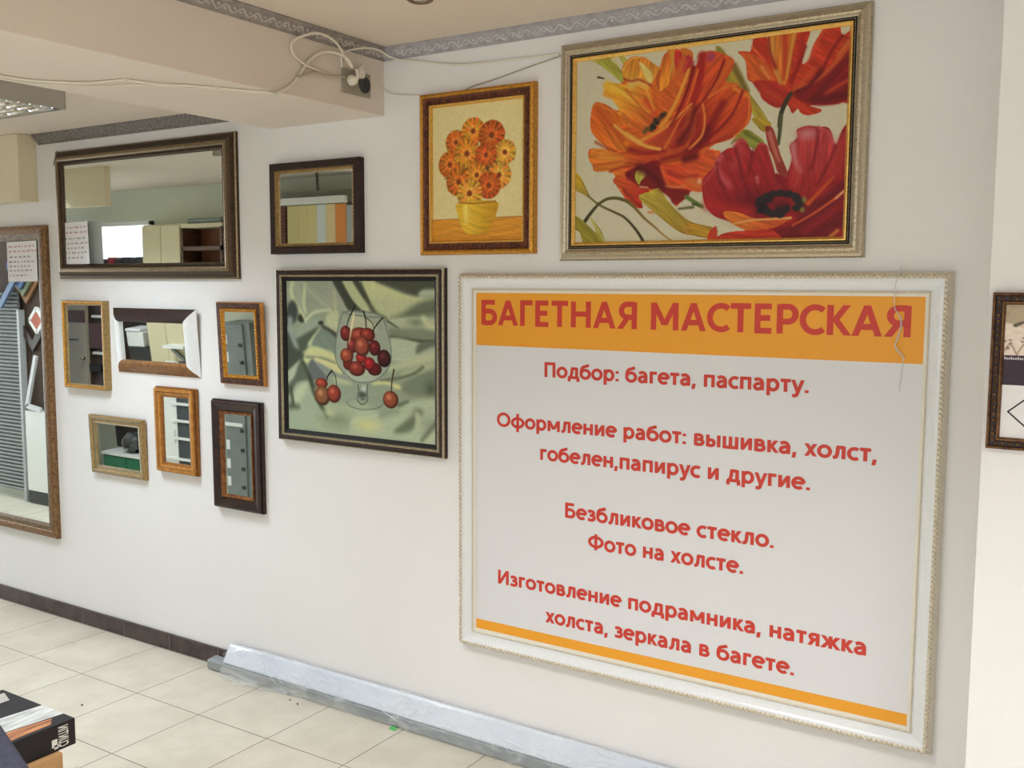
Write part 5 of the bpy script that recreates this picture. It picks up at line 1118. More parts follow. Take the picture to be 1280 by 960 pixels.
MB().lathe((FX + .010, -.205, 2.492), [(.0, 0), (.019, 0), (.020, .012), (.016, .026), (.009, .034), (0, .036)], 16, 0, 'x').build('plug_body', M_WHITEPL, t)
MB().tube([(FX + .044, -.205, 2.492), (FX + .052, -.206, 2.505), (FX + .045, -.208, 2.528)], .0045, 8).build('strain_relief', M_WHITEPL, t)
t = root('power_adapter', (FX + .02, -.185, 2.520), 'white adapter stuck on top of the beam outlet beside the plug', 'adapter')
MB().box(FX + .010, FX + .040, -.178, -.150, 2.505, 2.540).build('adapter_body', M_WHITEPL, t, .006)
MB().tube([(FX + .03, -.165, 2.541), (FX + .034, -.160, 2.552), (FX + .02, -.150, 2.556)], .003, 6).build('adapter_lead', M_WHITEPL, t)
def cable(label, pts, r=.0042, m=None, cat='cable', group='cables of the beam outlet'):
    o = MB().tube(pts, r, 7).build('power_cable', m or M_WHITEPL); tag(recentre(o), label, cat, group); return o
cable('white cable arching from the beam cornice edge down into the outlet plug', [(-2.490, -.582, 2.385), (-2.490, -.544, 2.398), (-2.490, -.493, 2.429), (-2.490, -.460, 2.462), (-2.488, -.412, 2.521), (-2.484, -.365, 2.556), (-2.478, -.316, 2.571), (-2.470, -.267, 2.570), (-2.462, -.235, 2.554), (-2.455, -.222, 2.530)], .0055)
cable('white cable looping high over the beam cornice above the outlet', [(-2.488, -.330, 2.490), (-2.488, -.377, 2.500), (-2.487, -.430, 2.508), (-2.486, -.479, 2.527), (-2.484, -.497, 2.557), (-2.470, -.480, 2.583), (-2.452, -.421, 2.609), (-2.448, -.368, 2.612), (-2.450, -.320, 2.602), (-2.462, -.271, 2.581), (-2.470, -.250, 2.565), (-2.460, -.225, 2.535)], .0045)
cable('white cable curving from the beam outlet along the corner onto the wall', [(-2.478, -.254, 2.530), (-2.476, -.258, 2.560), (-2.470, -.245, 2.580), (-2.462, -.224, 2.593), (-2.449, -.157, 2.612), (-2.444, -.090, 2.616), (-2.440, -.046, 2.605), (-2.410, -.012, 2.592), (-2.343, -.006, 2.583), (-2.230, -.005, 2.560), (-2.113, -.005, 2.544), (-1.901, -.005, 2.537), (-1.727, -.005, 2.534)], .0035)
cable('thin grey cable branching to the outlet plate from the beam edge', [(-2.488, -.468, 2.460), (-2.486, -.422, 2.477), (-2.485, -.381, 2.489), (-2.485, -.333, 2.490), (-2.485, -.284, 2.494), (-2.482, -.236, 2.500)], .0045, mat('grey_cable_plastic', lin((178, 168, 146)), .5))
cable('thin wire falling from the outlet across the corner to the gold framed picture', [(-2.490, -.243, 2.560), (-2.491, -.170, 2.555), (-2.491, -.095, 2.526), (-2.491, -.048, 2.500), (-2.485, -.012, 2.488), (-2.436, -.004, 2.470), (-2.331, -.004, 2.457), (-2.270, -.004, 2.440)], .0018, M_CEIL)
cable('thin wire slanting down from the poppy picture to the gold framed picture', [(-1.712, -.006, 2.530), (-1.727, -.005, 2.526), (-1.847, -.004, 2.505), (-1.999, -.004, 2.477), (-2.090, -.004, 2.463), (-2.150, -.004, 2.440)], .0022, mat('grey_cable_plastic', (.4, .4, .4)))
# long cable pinned to the underside of the beam, running away from the outlet
zb = BEAM_Z - .0045
cable('long white cable pinned along the underside of the ceiling beam', [(FX + .005, -.560, 2.384), (FX - .012, -.590, zb), (-2.532, -.614, zb), (-2.585, -.705, zb), (-2.640, -.79, zb), (-2.695, -.866, zb - .003), (-2.742, -.955, zb), (-2.80, -.975, zb), (-2.89, -1.004, zb - .002), (-2.96, -1.06, zb), (-3.003, -1.115, zb), (-3.02, -1.22, zb), (-3.03, -1.6, zb), (-3.0, -2.2, zb)], .0042)
cable('thin second cable drooping beside the pinned cable on the beam underside', [(-2.545, -.60, zb), (-2.61, -.70, zb), (-2.70, -.80, zb), (-2.79, -.90, zb), (-2.90, -.94, zb), (-2.99, -1.03, zb), (-3.05, -1.12, zb), (-3.06, -1.4, zb)], .0022)
for x, y in ((-2.742, -.955), (-2.597, -.722)):
    bb = MB().box(x - .006, x + .006, y - .008, y + .008, zb - .006, BEAM_Z)
    tag(recentre(bb.build('cable_clip', M_WHITEPL)), 'small white cable clip under the beam, %s' % ('nearer the ceiling lamp' if y < -.9 else 'nearer the outlet'), 'clip', 'cable clips')

# ------------------------------------------------------------------ ceiling lamp at the left, spot in the main ceiling
M_STEEL = mat('brushed_lamp_steel', (.50, .48, .44), .30, .6, c2=(.46, .44, .40), nscale=8)
M_TUBE = bpy.data.materials.new('lit_tube'); M_TUBE.use_nodes = True
q = M_TUBE.node_tree.nodes['Principled BSDF']; q.inputs['Emission Color'].default_value = (.9, .95, 1, 1); q.inputs['Emission Strength'].default_value = 3.0
M_LOUVRE = mat('polished_louvre', (.82, .84, .86), .06, 1.0)
LX1, LX0, LY1, LY0, LZ1, LZ0 = -3.545, -4.150, -.637, -1.242, LOWCEIL, 2.420
t = root('ceiling_lamp', ((LX0 + LX1) / 2, (LY0 + LY1) / 2, LZ0), 'square grey metal louvre lamp on the low ceiling at far left', 'lamp')
MB().box(LX0, LX0 + .004, LY0, LY1, LZ0, LZ1).box(LX1 - .004, LX1, LY0, LY1, LZ0, LZ1).box(LX0, LX1, LY0, LY0 + .004, LZ0, LZ1).box(LX0, LX1, LY1 - .004, LY1, LZ0, LZ1).box(LX0, LX1, LY0, LY1, LZ1 - .004, LZ1).build('housing', M_STEEL, t)
for k in range(4):
    xa = LX0 + .006 + k * .1485; xb = xa + .1465; bb = MB()
    prof = [(xa + (xb - xa) * u, LZ0 + .004 + .045 * (1 - (2 * u - 1) ** 2)) for u in np.linspace(0, 1, 11)]
    for i in range(10):
        (x1, z1), (x2, z2) = prof[i], prof[i + 1]; bb.add([(x1, LY0 + .006, z1), (x2, LY0 + .006, z2), (x2, LY1 - .006, z2), (x1, LY1 - .006, z1)], [(0, 1, 2, 3)], 0, True)
    bb.build('reflector', M_LOUVRE, t)
for k in range(13):
    y = LY0 + .03 + k * .0455; bb = MB()
    bb.add([(LX0 + .006, y - .012, LZ0 + .002), (LX1 - .006, y - .012, LZ0 + .002), (LX1 - .006, y, LZ0 + .03), (LX0 + .006, y, LZ0 + .03), (LX0 + .006, y + .012, LZ0 + .002), (LX1 - .006, y + .012, LZ0 + .002)], [(0, 1, 2, 3), (3, 2, 5, 4), (0, 4, 5, 1)])
    bb.build('louvre_blade', M_LOUVRE, t)
for k in range(4):
    x = LX0 + .08 + k * .1485; MB().tube([(x, LY0 + .02, LZ0 + .042), (x, LY1 - .02, LZ0 + .042)], .008, 10, 0, False).build('fluorescent_tube', M_TUBE, t)
def dup(r, loc, label):
    n = r.copy(); COL.objects.link(n); n.location = loc; n['label'] = label
    for ch in list(r.children):
        q = ch.copy(); COL.objects.link(q); q.parent = n
    return n
t['group'] = 'square louvre lamps'
for (lx, ly, lz), lb in (((-6.4, -.94 - .06, 2.420), 'square louvre lamp further along the aisle ceiling'), ((-1.55, -2.05, 2.565), 'square louvre lamp of the main ceiling, in front of the sign on its left'), ((.75, -2.05, 2.565), 'square louvre lamp of the main ceiling, in front of the right pier'), ((-1.55, -4.2, 2.565), 'square louvre lamp near the shop window, left of two'), ((.75, -4.2, 2.565), 'square louvre lamp near the shop window, right of two')):
    dup(t, (lx, ly, lz), lb)
t = root('ceiling_spot', (-1.957, -.462, CEIL), 'small brown ceiling spot rim at the top edge of the photo', 'lamp')
MB().lathe((-1.957, -.470, CEIL), [(.042, 0), (.042, -.006), (.036, -.010), (.028, -.006), (.026, 0)], 24).build('rim', mat('brown_spot_rim', lin((120, 100, 80)), .4, .4), t)
MB().lathe((-1.957, -.470, CEIL), [(.028, -.002), (.020, -.006), (0, -.007)], 20).build('lens', mat('spot_lens', (.5, .48, .44), .2), t)

# ------------------------------------------------------------------ wrapped profiles lying along the foot of the wall
def film_material():
    m = bpy.data.materials.new('crinkled_clear_film'); m.use_nodes = True; n = m.node_tree.nodes; l = m.node_tree.links
    n.remove(n['Principled BSDF']); out = n['Material Output']
    tr = n.new('ShaderNodeBsdfTransparent'); tr.inputs[0].default_value = (.97, .98, .99, 1)
    gl = n.new('ShaderNodeBsdfGlossy'); gl.inputs['Roughness'].default_value = .18; gl.inputs['Color'].default_value = (.95, .96, .98, 1)
    df = n.new('ShaderNodeBsdfDiffuse'); df.inputs['Color'].default_value = (.85, .86, .88, 1)
    tc = n.new('ShaderNodeTexCoord'); mp = n.new('ShaderNodeMapping'); mp.inputs['Scale'].default_value = (3, 9, 9); mp.inputs['Rotation'].default_value = (.2, .5, .1)
    t = n.new('ShaderNodeTexNoise'); t.inputs['Scale'].default_value = 2.2; t.inputs['Detail'].default_value = 7; t.inputs['Distortion'].default_value = 1.4
    l.new(tc.outputs['Object'], mp.inputs[0]); l.new(mp.outputs[0], t.inputs['Vector'])
    u = n.new('ShaderNodeBump'); u.inputs['Strength'].default_value = .5; u.inputs['Distance'].default_value = .006; l.new(t.outputs['Fac'], u.inputs['Height'])
    l.new(u.outputs[0], gl.inputs['Normal'])
    r = n.new('ShaderNodeValToRGB'); r.color_ramp.elements[0].position = .47; r.color_ramp.elements[1].position = .66
    r.color_ramp.elements[0].color = (.06, .06, .06, 1); r.color_ramp.elements[1].color = (.34, .34, .34, 1); l.new(t.outputs['Fac'], r.inputs[0])
    m1 = n.new('ShaderNodeMixShader'); l.new(r.outputs[0], m1.inputs[0]); l.new(tr.outputs[0], m1.inputs[1]); l.new(df.outputs[0], m1.inputs[2])
    fz = n.new('ShaderNodeLayerWeight'); fz.inputs['Blend'].default_value = .25; l.new(u.outputs[0], fz.inputs['Normal'])
    mu = n.new('ShaderNodeMath'); mu.operation = 'MULTIPLY'; mu.inputs[1].default_value = .32; l.new(fz.outputs['Fresnel'], mu.inputs[0])
    m2 = n.new('ShaderNodeMixShader'); l.new(mu.outputs[0], m2.inputs[0]); l.new(m1.outputs[0], m2.inputs[1]); l.new(gl.outputs[0], m2.inputs[2])
    l.new(m2.outputs[0], out.inputs['Surface']); return m
M_FILM = film_material()
t = root('wrapped_profiles', (-1.9, -.045, FLOOR), 'long grey and white profiles wrapped in clear film along the foot of the wall', 'building material')
M_CHANNEL = mat('grey_profile_plastic', lin((150, 156, 156)), .4, c2=lin((132, 138, 140)), nscale=4)
M_PANEL = mat('white_profile_panel', lin((222, 226, 232)), .35, c2=lin((206, 212, 222)), nscale=3)
MB().prism([(-.072, FLOOR + .004), (-.072, FLOOR + .042), (-.068, FLOOR + .045), (-.020, FLOOR + .050), (-.016, FLOOR + .046), (-.016, FLOOR + .004)], -3.50, -.62).build('grey_channel', M_CHANNEL, t, .002)
MB().prism([(-.066, FLOOR + .047), (-.066, FLOOR + .056), (-.030, FLOOR + .118), (-.022, FLOOR + .126), (-.014, FLOOR + .126), (-.014, FLOOR + .052)], -3.40, -.55).build('white_panel', M_PANEL, t, .003)
rng = random.Random(5); b = MB(); nx, npf = 150, 11
base = [(-.077, FLOOR + .001), (-.079, FLOOR + .024), (-.078, FLOOR + .048), (-.073, FLOOR + .060), (-.058, FLOOR + .084), (-.042, FLOOR + .110), (-.032, FLOOR + .125), (-.022, FLOOR + .133), (-.0135, FLOOR + .131), (-.0130, FLOOR + .10), (-.0130, FLOOR + .06)]
cr = [[rng.gauss(0, 1) for _ in range(npf)] for _ in range(nx + 1)]
vs = []
for i in range(nx + 1):
    x = -3.392 + i * (2.887 / nx)
    for k, (y, z) in enumerate(base):
        w = cr[i][k] * .0006 + .0018 * math.sin(x * 19 + k * 1.1) + .0016 * math.sin(x * 11 - k * 1.3)
        flare = .6 * max(0, 1 - (x + 3.392) / .18)                                  # loose torn end at the left
        o = max(-.0010, w + cr[i][k] * .0012 * flare) + (.006 * flare if k < 5 else 0)
        jag = (-.03 * flare * math.sin(k * 1.7 + .5)) if i == 0 and k < 5 else 0
        yy = min(y - abs(o) * .9, -.0128); zz = max(FLOOR + .001, z - .012 * flare * (k > 4) + o * (.8 if k > 3 else .2))
        vs.append((x + jag, yy, zz))
b.add(vs, [(i * npf + k, i * npf + k + 1, (i + 1) * npf + k + 1, (i + 1) * npf + k) for i in range(nx) for k in range(npf - 1)], 0, True)
# torn tail of film lying on the floor in front
tl = []; nu_, nv_ = 16, 6
for i in range(nu_ + 1):
    for k in range(nv_ + 1):
        x = -3.33 + .40 * i / nu_ - .02 * k; y = -.080 - k * .008 * math.sin(math.pi * min(1, max(.05, i / nu_))) * (1 + .25 * math.sin(i * 1.7))
        tl.append((x, y, FLOOR + .002 + .004 * abs(math.sin(i * .9 + k * 1.4)) + (.018 if k == 0 else 0)))
b.add(tl, [(i * (nv_ + 1) + k, i * (nv_ + 1) + k + 1, (i + 1) * (nv_ + 1) + k + 1, (i + 1) * (nv_ + 1) + k) for i in range(nu_) for k in range(nv_)], 0, True)
film = b.build('clear_film', M_FILM, t)
M_TAPE = mat('milky_film_fold', lin((238, 240, 244)), .2)
b = MB()
for p, q2 in (((-3.20, -.050, .135), (-3.09, -.078, .060)), ((-3.16, -.060, .110), (-3.05, -.079, .045)), ((-3.11, -.055, .125), (-3.02, -.080, .060)), ((-2.50, -.070, .078), (-2.38, -.079, .050)), ((-1.98, -.050, .120), (-1.86, -.079, .058)), ((-1.93, -.060, .100), (-1.80, -.070, .090))):
    b.tube([p, ((p[0] + q2[0]) / 2 + .006, (p[1] + q2[1]) / 2 - .006, (p[2] + q2[2]) / 2 + .004), q2], lambda u: .0003 + .0011 * math.sin(math.pi * u), 5)
b.build('film_crease', M_TAPE, film)

# litter on the floor
tag(recentre(MB().add([(-2.425, -.092, FLOOR + .001), (-2.392, -.098, FLOOR + .001), (-2.388, -.086, FLOOR + .006), (-2.404, -.080, FLOOR + .010), (-2.42, -.083, FLOOR + .005)], [(0, 1, 2, 3, 4)]).add([(-2.425, -.092, FLOOR + .0002), (-2.392, -.098, FLOOR + .0002), (-2.388, -.086, FLOOR + .0002), (-2.404, -.080, FLOOR + .0002), (-2.42, -.083, FLOOR + .0002)], [(4, 3, 2, 1, 0), ]).add([(-2.425, -.092, FLOOR + .001), (-2.392, -.098, FLOOR + .001), (-2.388, -.086, FLOOR + .006), (-2.404, -.080, FLOOR + .010), (-2.42, -.083, FLOOR + .005), (-2.425, -.092, FLOOR + .0002), (-2.392, -.098, FLOOR + .0002), (-2.388, -.086, FLOOR + .0002), (-2.404, -.080, FLOOR + .0002), (-2.42, -.083, FLOOR + .0002)], [(0, 5, 6, 1), (1, 6, 7, 2), (2, 7, 8, 3), (3, 8, 9, 4), (4, 9, 5, 0)]).build('plastic_scrap', mat('green_plastic', lin((70, 170, 80)), .4))), 'bright green scrap on the floor in front of the wrapped profiles', 'litter')
M_CRUMB = mat('dark_grit', (.06, .05, .045), .9)
for x, y, r, lb in ((-2.940, -.113, .0045, 'dark crumb on the floor tile near the torn film end, left of two'), (-2.885, -.125, .0050, 'dark crumb on the floor tile near the torn film end, right of two'), (-3.62, -.62, .006, 'dark crumb alone in the middle of the floor tiles')):
    tag(recentre(MB().ell((x, y, FLOOR + r * .55), (r, 0, 0), (0, r * .7, 0), (0, 0, r * .55), 0, 7, 5).build('crumb', M_CRUMB)), lb, 'litter', 'crumbs on the floor')

# ------------------------------------------------------------------ boxes in the lower left corner
M_CARD = mat('brown_cardboard', lin((176, 138, 92)), .8, c2=lin((160, 122, 78)), nscale=12)
M_BOXBLK = mat('black_printed_card', lin((22, 17, 18)), .5, c2=lin((30, 25, 27)), nscale=6, spec=.3)
t = root('cardboard_box', (-2.66, -1.70, FLOOR), 'brown cardboard box under the black printed box', 'box')
b = MB().box(-2.88, -2.443, -1.95, -1.452, FLOOR, .474); b.build('carton', M_CARD, t, .004)
MB().box(-2.69, -2.63, -1.951, -1.451, .474, .4745).build('tape_strip', mat('clear_brown_tape', lin((170, 128, 74)), .2), t)
t = root('printed_box', (-2.64, -1.54, .475), 'flat black box with white lettering on a brown carton at lower left', 'box')
BX0, BX1, BY0, BY1, BZ0, BZ1 = -2.815, -2.459, -1.665, -1.402, .475, .550
MB().box(BX0, BX1, BY0, BY1, BZ0, BZ1).build('carton', M_BOXBLK, t, .002)
zt = BZ1 + .0004
b = MB(); b.quad((-2.612, BY1 - .001, zt), (-2.645, BY0 + .002, zt), (-2.545, BY0 + .002, zt), (-2.510, BY1 - .001, zt))
b.build('silver_picture', mat('silver_print', lin((214, 218, 216)), .3, c2=lin((150, 152, 148)), nscale=22, lo=.4, hi=.7, stretch=(6, .6, 1)), t)
b = MB(); b.quad((-2.508, -1.440, zt), (-2.545, BY0 + .002, zt), (-2.468, BY0 + .002, zt), (-2.474, -1.465, zt))
b.build('wood_picture', mat('orange_print', lin((196, 134, 86)), .35, c2=lin((120, 62, 34)), nscale=16, stretch=(5, .7, 1)), t)
M_BOXW = mat('box_white_ink', lin((205, 202, 194)), .5)
lettering('side_lettering', 'СUNТIN', (BX1 + .0004, -1.454, .483), (0, 0, 1), (0, 1, 0), .058, .030, M_BOXW, t, .17)
MB().obox((BX1 + .0006, -1.466, .500), (.0004, 0, 0), (0, .008, 0), (0, 0, .011)).obox((BX1 + .0006, -1.461, .489), (.0004, 0, 0), (0, .006, .001), (0, 0, .006)).build('side_emblem', M_BOXW, t, .0)
b = MB()
for i in range(7): b.obox((-2.782 + i * .009, -1.450 - .003 * i, zt), (.003, 0, 0), (0, .034, 0), (0, 0, .0003))
b.build('top_emblem', M_BOXW, t)
t = root('padded_bar', (-2.42, -1.60, .56), 'slate-blue bar lying across the black box at the lower left edge', 'bar')
d = Vector((.295, -.095, -.004)).normalized(); sd = Vector((0, 0, 1)).cross(d).normalized(); c = Vector((-2.46, -1.638, .567))
b = MB(); n = 14
sec = [(math.copysign(abs(math.cos(a)) ** .6, math.cos(a)) * .040, math.copysign(abs(math.sin(a)) ** .6, math.sin(a)) * .016) for a in np.linspace(0, 2 * math.pi, n, endpoint=False)]
vs = [tuple(c + d * e + sd * p + Vector((0, 0, 1)) * q2) for e in (-.42, .42) for p, q2 in sec]
b.add(vs, [(i, (i + 1) % n, (i + 1) % n + n, i + n) for i in range(n)], 0, True); b.add(vs[:n], [tuple(reversed(range(n)))]); b.add(vs[n:], [tuple(range(n))])
b.build('cover', mat('slate_blue_fabric', lin((58, 58, 76)), .85, c2=lin((46, 46, 62)), nscale=60, bump=.2, bscale=300), t)
MB().obox(c + sd * .041, d * .42, sd * .0012, (0, 0, .003)).build('seam', mat('dark_blue_seam', (.03, .03, .05), .8), t)

# ------------------------------------------------------------------ the side aisle behind the viewer, seen in the mirrors
YW = -2.13
M_BEIGE = mat('cream_cabinet_laminate', lin((206, 196, 160)), .5); M_LOCK = mat('grey_locker_paint', lin((122, 130, 124)), .45, c2=lin((110, 118, 112)), nscale=6)
M_WHITE = mat('white_laminate', lin((226, 226, 220)), .4); M_DKWOOD = mat('brown_shelf_wood', lin((104, 68, 42)), .5, c2=lin((70, 44, 28)), nscale=8, stretch=(1, 1, 8)); M_GREENP = mat('green_cabinet_paint', lin((40, 112, 76)), .4)
# lit window high in the aisle wall
struct('window_3', MB().box(-7.38, -6.57, YW, YW + .03, 2.215, 2.245).box(-7.38, -6.57, YW, YW + .03, 1.60, 1.63).box(-7.38, -7.35, YW, YW + .03, 1.60, 2.245).box(-6.60, -6.57, YW, YW + .03, 1.60, 2.245), M_PVC)
mg = bpy.data.materials.new('window_daylight'); mg.use_nodes = True; q = mg.node_tree.nodes['Principled BSDF']
q.inputs['Emission Color'].default_value = (.86, .93, 1, 1); q.inputs['Emission Strength'].default_value = 1.4; q.inputs['Base Color'].default_value = (.8, .85, .9, 1)
struct('window_4', MB().box(-7.35, -6.60, YW + .001, YW + .010, 1.63, 2.215), mg)
t = root('cream_cabinet', (-6.26, -2.04, FLOOR), 'tall cream cabinet in the aisle, seen in the big bronze mirror', 'cabinet')
MB().box(-6.480, -6.046, YW, -1.96, FLOOR + .06, 2.20).build('body', M_BEIGE, t, .004)
for x in (-6.478, -6.262): MB().box(x, x + .212, -1.96, -1.945, .20, 2.19).build('door', M_BEIGE, t, .003)
t = root('wooden_shelf', (-5.84, -2.05, 1.85), 'brown wooden wall shelf in the aisle beside the cream cabinet', 'shelf')
for z in (1.86, 2.00, 2.165): MB().box(-6.04, -5.60, YW, -1.95, z, z + .03).build('board', M_DKWOOD if z < 2.1 else M_BEIGE, t)
for x in (-6.04, -5.62): MB().box(x, x + .02, YW, -1.95, 1.85, 2.17).build('side', M_DKWOOD, t)
MB().box(-6.04, -5.60, YW, YW + .01, 1.85, 2.17).build('back', mat('redwood_back', lin((128, 78, 46)), .6), t)
tag(recentre(MB().box(-6.0, -5.62, YW + .03, -1.97, 2.197, 2.235).build('grey_roll', M_LOCK, None, .012)), 'long grey bundle on top of the brown wall shelf', 'bundle')
rb = random.Random(3)
for i in range(6):
    x = -7.02 + i * .088; h = .10 + .012 * (i % 2)
    o = MB().box(x, x + .078, YW + .02, -1.96, 1.85, 1.85 + h).build('file_binder', [mat('black_binder', (.02, .02, .025), .4), mat('red_binder', lin((150, 40, 44)), .4)][i == 1], None, .003)
    tag(recentre(o), ('red binder' if i == 1 else 'black binder') + ' on the aisle ledge, %s' % ['leftmost of the row', 'second from left', 'third from left', 'fourth from left', 'fifth from left', 'rightmost of the row'][i], 'binder', 'binders on the aisle ledge')
t = root('ledge_shelf', (-6.78, -2.05, 1.82), 'white wall shelf under the aisle window with binders on it', 'shelf')
MB().box(-7.06, -6.485, YW, -1.95, 1.82, 1.85).build('board', M_WHITE, t)
t = root('grey_locker', (-5.47, -2.05, FLOOR), 'grey steel locker in the aisle, seen in the mahogany framed mirror', 'locker')
MB().box(-5.64, -5.360, YW, -1.96, FLOOR, 1.31).build('body', M_LOCK, t, .003)
MB().box(-5.632, -5.425, -1.96, -1.948, FLOOR + .04, 1.30).build('door', M_LOCK, t, .002)
for z in (.256, .391, .529, .672, .84, 1.025, 1.15): MB().box(-5.470, -5.440, -1.95, -1.938, z - .012, z + .012).build('latch', M_DKPL, t)
for z in (.29, .42, .56, 1.06, 1.19): MB().box(-5.625, -5.590, -1.9485, -1.9470, z - .035, z + .035).build('paper_label', M_PAPER, t)
MB().box(-5.630, -5.445, -1.9485, -1.940, .700, .725).build('white_handle', M_WHITE, t)
t = root('picture_stack', (-5.27, -2.05, FLOOR), 'brown frames stacked against the wall beside the grey locker', 'frame')
for i in range(3): MB().obox((-5.29 + .05 * i, -2.08 + .012 * i, .60), (.045, .02, 0), (0, .008, 0), (0, 0, .58)).build('slat', [M_OCHRE, M_DKWOOD, M_GOLD][i], t)
t = root('white_shelving', (-6.16, -2.05, FLOOR), 'white shelving with dark bays in the aisle, seen in the honey framed mirror', 'shelf')
MB().box(-6.300, -6.150, -1.942, -1.930, FLOOR, .92).build('side_panel', M_WHITE, t)
for z in (.375, .535, .670, .800): MB().box(-6.20 + (.0 if z > .5 else -.09), -6.0, -1.942, -1.92, z, z + .018).build('shelf_board', M_WHITE, t)
MB().box(-6.150, -6.0, -1.943, -1.935, FLOOR, .92).build('dark_back', mat('dark_bay', (.05, .06, .06), .7), t)
MB().box(-6.192, -6.176, -1.930, -1.922, .50, .61).build('handle', M_WHITE, t)
# low green drawer unit under clear bags
t = root('green_drawers', (-6.87, -2.0, FLOOR), 'green drawer unit with white top in the aisle, seen in the lowest mirror', 'cabinet')
MB().box(-7.16, -6.56, YW, -1.965, FLOOR, .235).build('body', M_GREENP, t)
for x in (-7.155, -6.855): MB().box(x, x + .29, -1.965, -1.95, .05, .225).build('drawer', M_GREENP, t, .003)
MB().box(-7.17, -6.55, YW, -1.945, .235, .255).build('top', M_WHITE, t)
for i, (x, w) in enumerate(((-6.865, .105), (-6.63, .115))):
    b = MB(); b.ell((x, -2.04, .335), (w, 0, 0), (0, .08, 0), (0, 0, .080), 0, 14, 9); rr = random.Random(i)
    b.v = [(p[0] + rr.uniform(-.016, .016), p[1] + rr.uniform(-.012, .012), max(.2565, p[2] + rr.uniform(-.02, .02))) for p in b.v]
    tag(recentre(b.build('plastic_bag', mat('dark_glossy_bag', (.10, .105, .10), .18, c2=(.035, .03, .028), nscale=9))), 'dark glossy bag on the green drawer unit, %s' % ('left one' if i == 0 else 'right one'), 'bag', 'bags on the green drawers')
struct('trim_aisle_panel', MB().box(-7.2, -6.5, YW, YW + .01, .26, 1.55), mat('dark_back_panel', lin((52, 44, 38)), .7))
t = root('desk_printer', (-6.66, -2.0, .70), 'white printer on a black stand, seen in the small mirror with white ends', 'printer')
MB().box(-6.76, -6.56, YW + .02, -1.955, 1.01, 1.13).build('body', M_WHITE, t, .01)
MB().box(-6.76, -6.58, YW + .02, -1.950, 1.13, 1.155).build('lid', M_PVC, t, .008)
MB().box(-6.76, -6.50, YW + .01, -1.960, .70, 1.01).build('stand', M_DKPL, t)
t = root('wall_bracket_shelf', (-6.1, -1.93, .93), 'small white bracket shelf fixed to the cream cabinet side', 'shelf')
MB().box(-6.215, -5.98, -1.945, -1.86, 1.035, 1.055).build('board', M_WHITE, t)
MB().obox((-6.13, -1.93, .975), (.07, 0, -.045), (.006, 0, .01), (0, .008, 0)).build('bracket', M_LOCK, t)
# door with a dark red poster
ob = MB().box(-7.56, -7.245, -2.0, -1.96, FLOOR, 2.05)
dr = struct('door_1', ob, mat('ivory_door_paint', lin((196, 186, 164)), .45))
MB().box(-7.485, -7.255, -1.96, -1.957, 1.442, 1.540).build('poster', mat('dark_red_poster', lin((92, 28, 34)), .6), dr)
MB().ell((-7.262, -1.935, 1.152), (.016, 0, 0), (0, .022, 0), (0, 0, .016), 0, 12, 8).build('door_knob', M_SILVER, dr)
MB().box(-7.492, -7.355, -1.96, -1.956, 1.294, 1.304).build('letter_slot', M_DKPL, dr)
t = root('dark_rack', (-7.12, -2.0, FLOOR), 'dark rack of boxes beside the ivory door in the aisle', 'shelf')
MB().box(-7.235, -6.99, YW, -1.98, FLOOR + .535, 1.80).build('body', mat('rack_brown', lin((74, 58, 50)), .6), t)
for z in (1.19, 1.485): MB().box(-7.16, -7.0, -1.98, -1.955, z, z + .02).build('shelf_board', M_WHITE, t)
MB().box(-7.20, -7.02, -1.98, -1.96, 1.24, 1.44).build('maroon_case', mat('maroon_case', lin((84, 40, 40)), .5), t)
MB().box(-7.21, -7.06, -1.98, -1.955, 1.05, 1.11).build('black_case', M_BLACK, t)
# window blind on the aisle wall near the beam
t = root('vertical_blind', (-4.72, -1.97, 1.4), 'vertical blind with cream, white and orange slats, seen in the black framed mirror', 'blind')
MB().box(-5.02, -4.445, -1.99, -1.945, 2.290, 2.336).build('head_rail', M_WHITE, t, .004)
for i, (x0, x1, c) in enumerate(((-4.970, -4.862, (206, 194, 130)), (-4.860, -4.786, (212, 198, 138)), (-4.784, -4.702, (216, 202, 140)), (-4.700, -4.618, (214, 220, 214)), (-4.616, -4.535, (228, 204, 150)), (-4.533, -4.442, (222, 140, 62)))):
    MB().box(x0, x1, -1.970, -1.966, 1.35, 2.284).build('slat', mat('blind_slat_%d' % i, lin(c), .7), t)
MB().box(-4.440, -4.31, -1.972, -1.968, 1.35, 2.27).build('grey_curtain', mat('pale_grey_curtain', lin((176, 176, 172)), .7), t)
struct('trim_brick_pier', MB().box(-5.30, -5.0, YW, -1.975, FLOOR + 1.3, 2.29), mat('brown_brick', lin((112, 66, 48)), .8, c2=lin((80, 46, 36)), nscale=3, stretch=(4, 4, 30)))
struct('trim_grey_lintel', MB().box(-5.30, -4.31, YW, -1.99, 2.30, 2.375), mat('grey_lintel', lin((116, 116, 104)), .7))
tag(recentre(MB().tube([(-4.688, -1.96, LOWCEIL), (-4.684, -1.96, 2.42), (-4.680, -1.96, 2.375)], .009, 8, 0, False).build('wall_pipe', mat('dark_pipe', lin((84, 70, 58)), .5))), 'dark thin pipe above the vertical blind in the aisle', 'pipe')
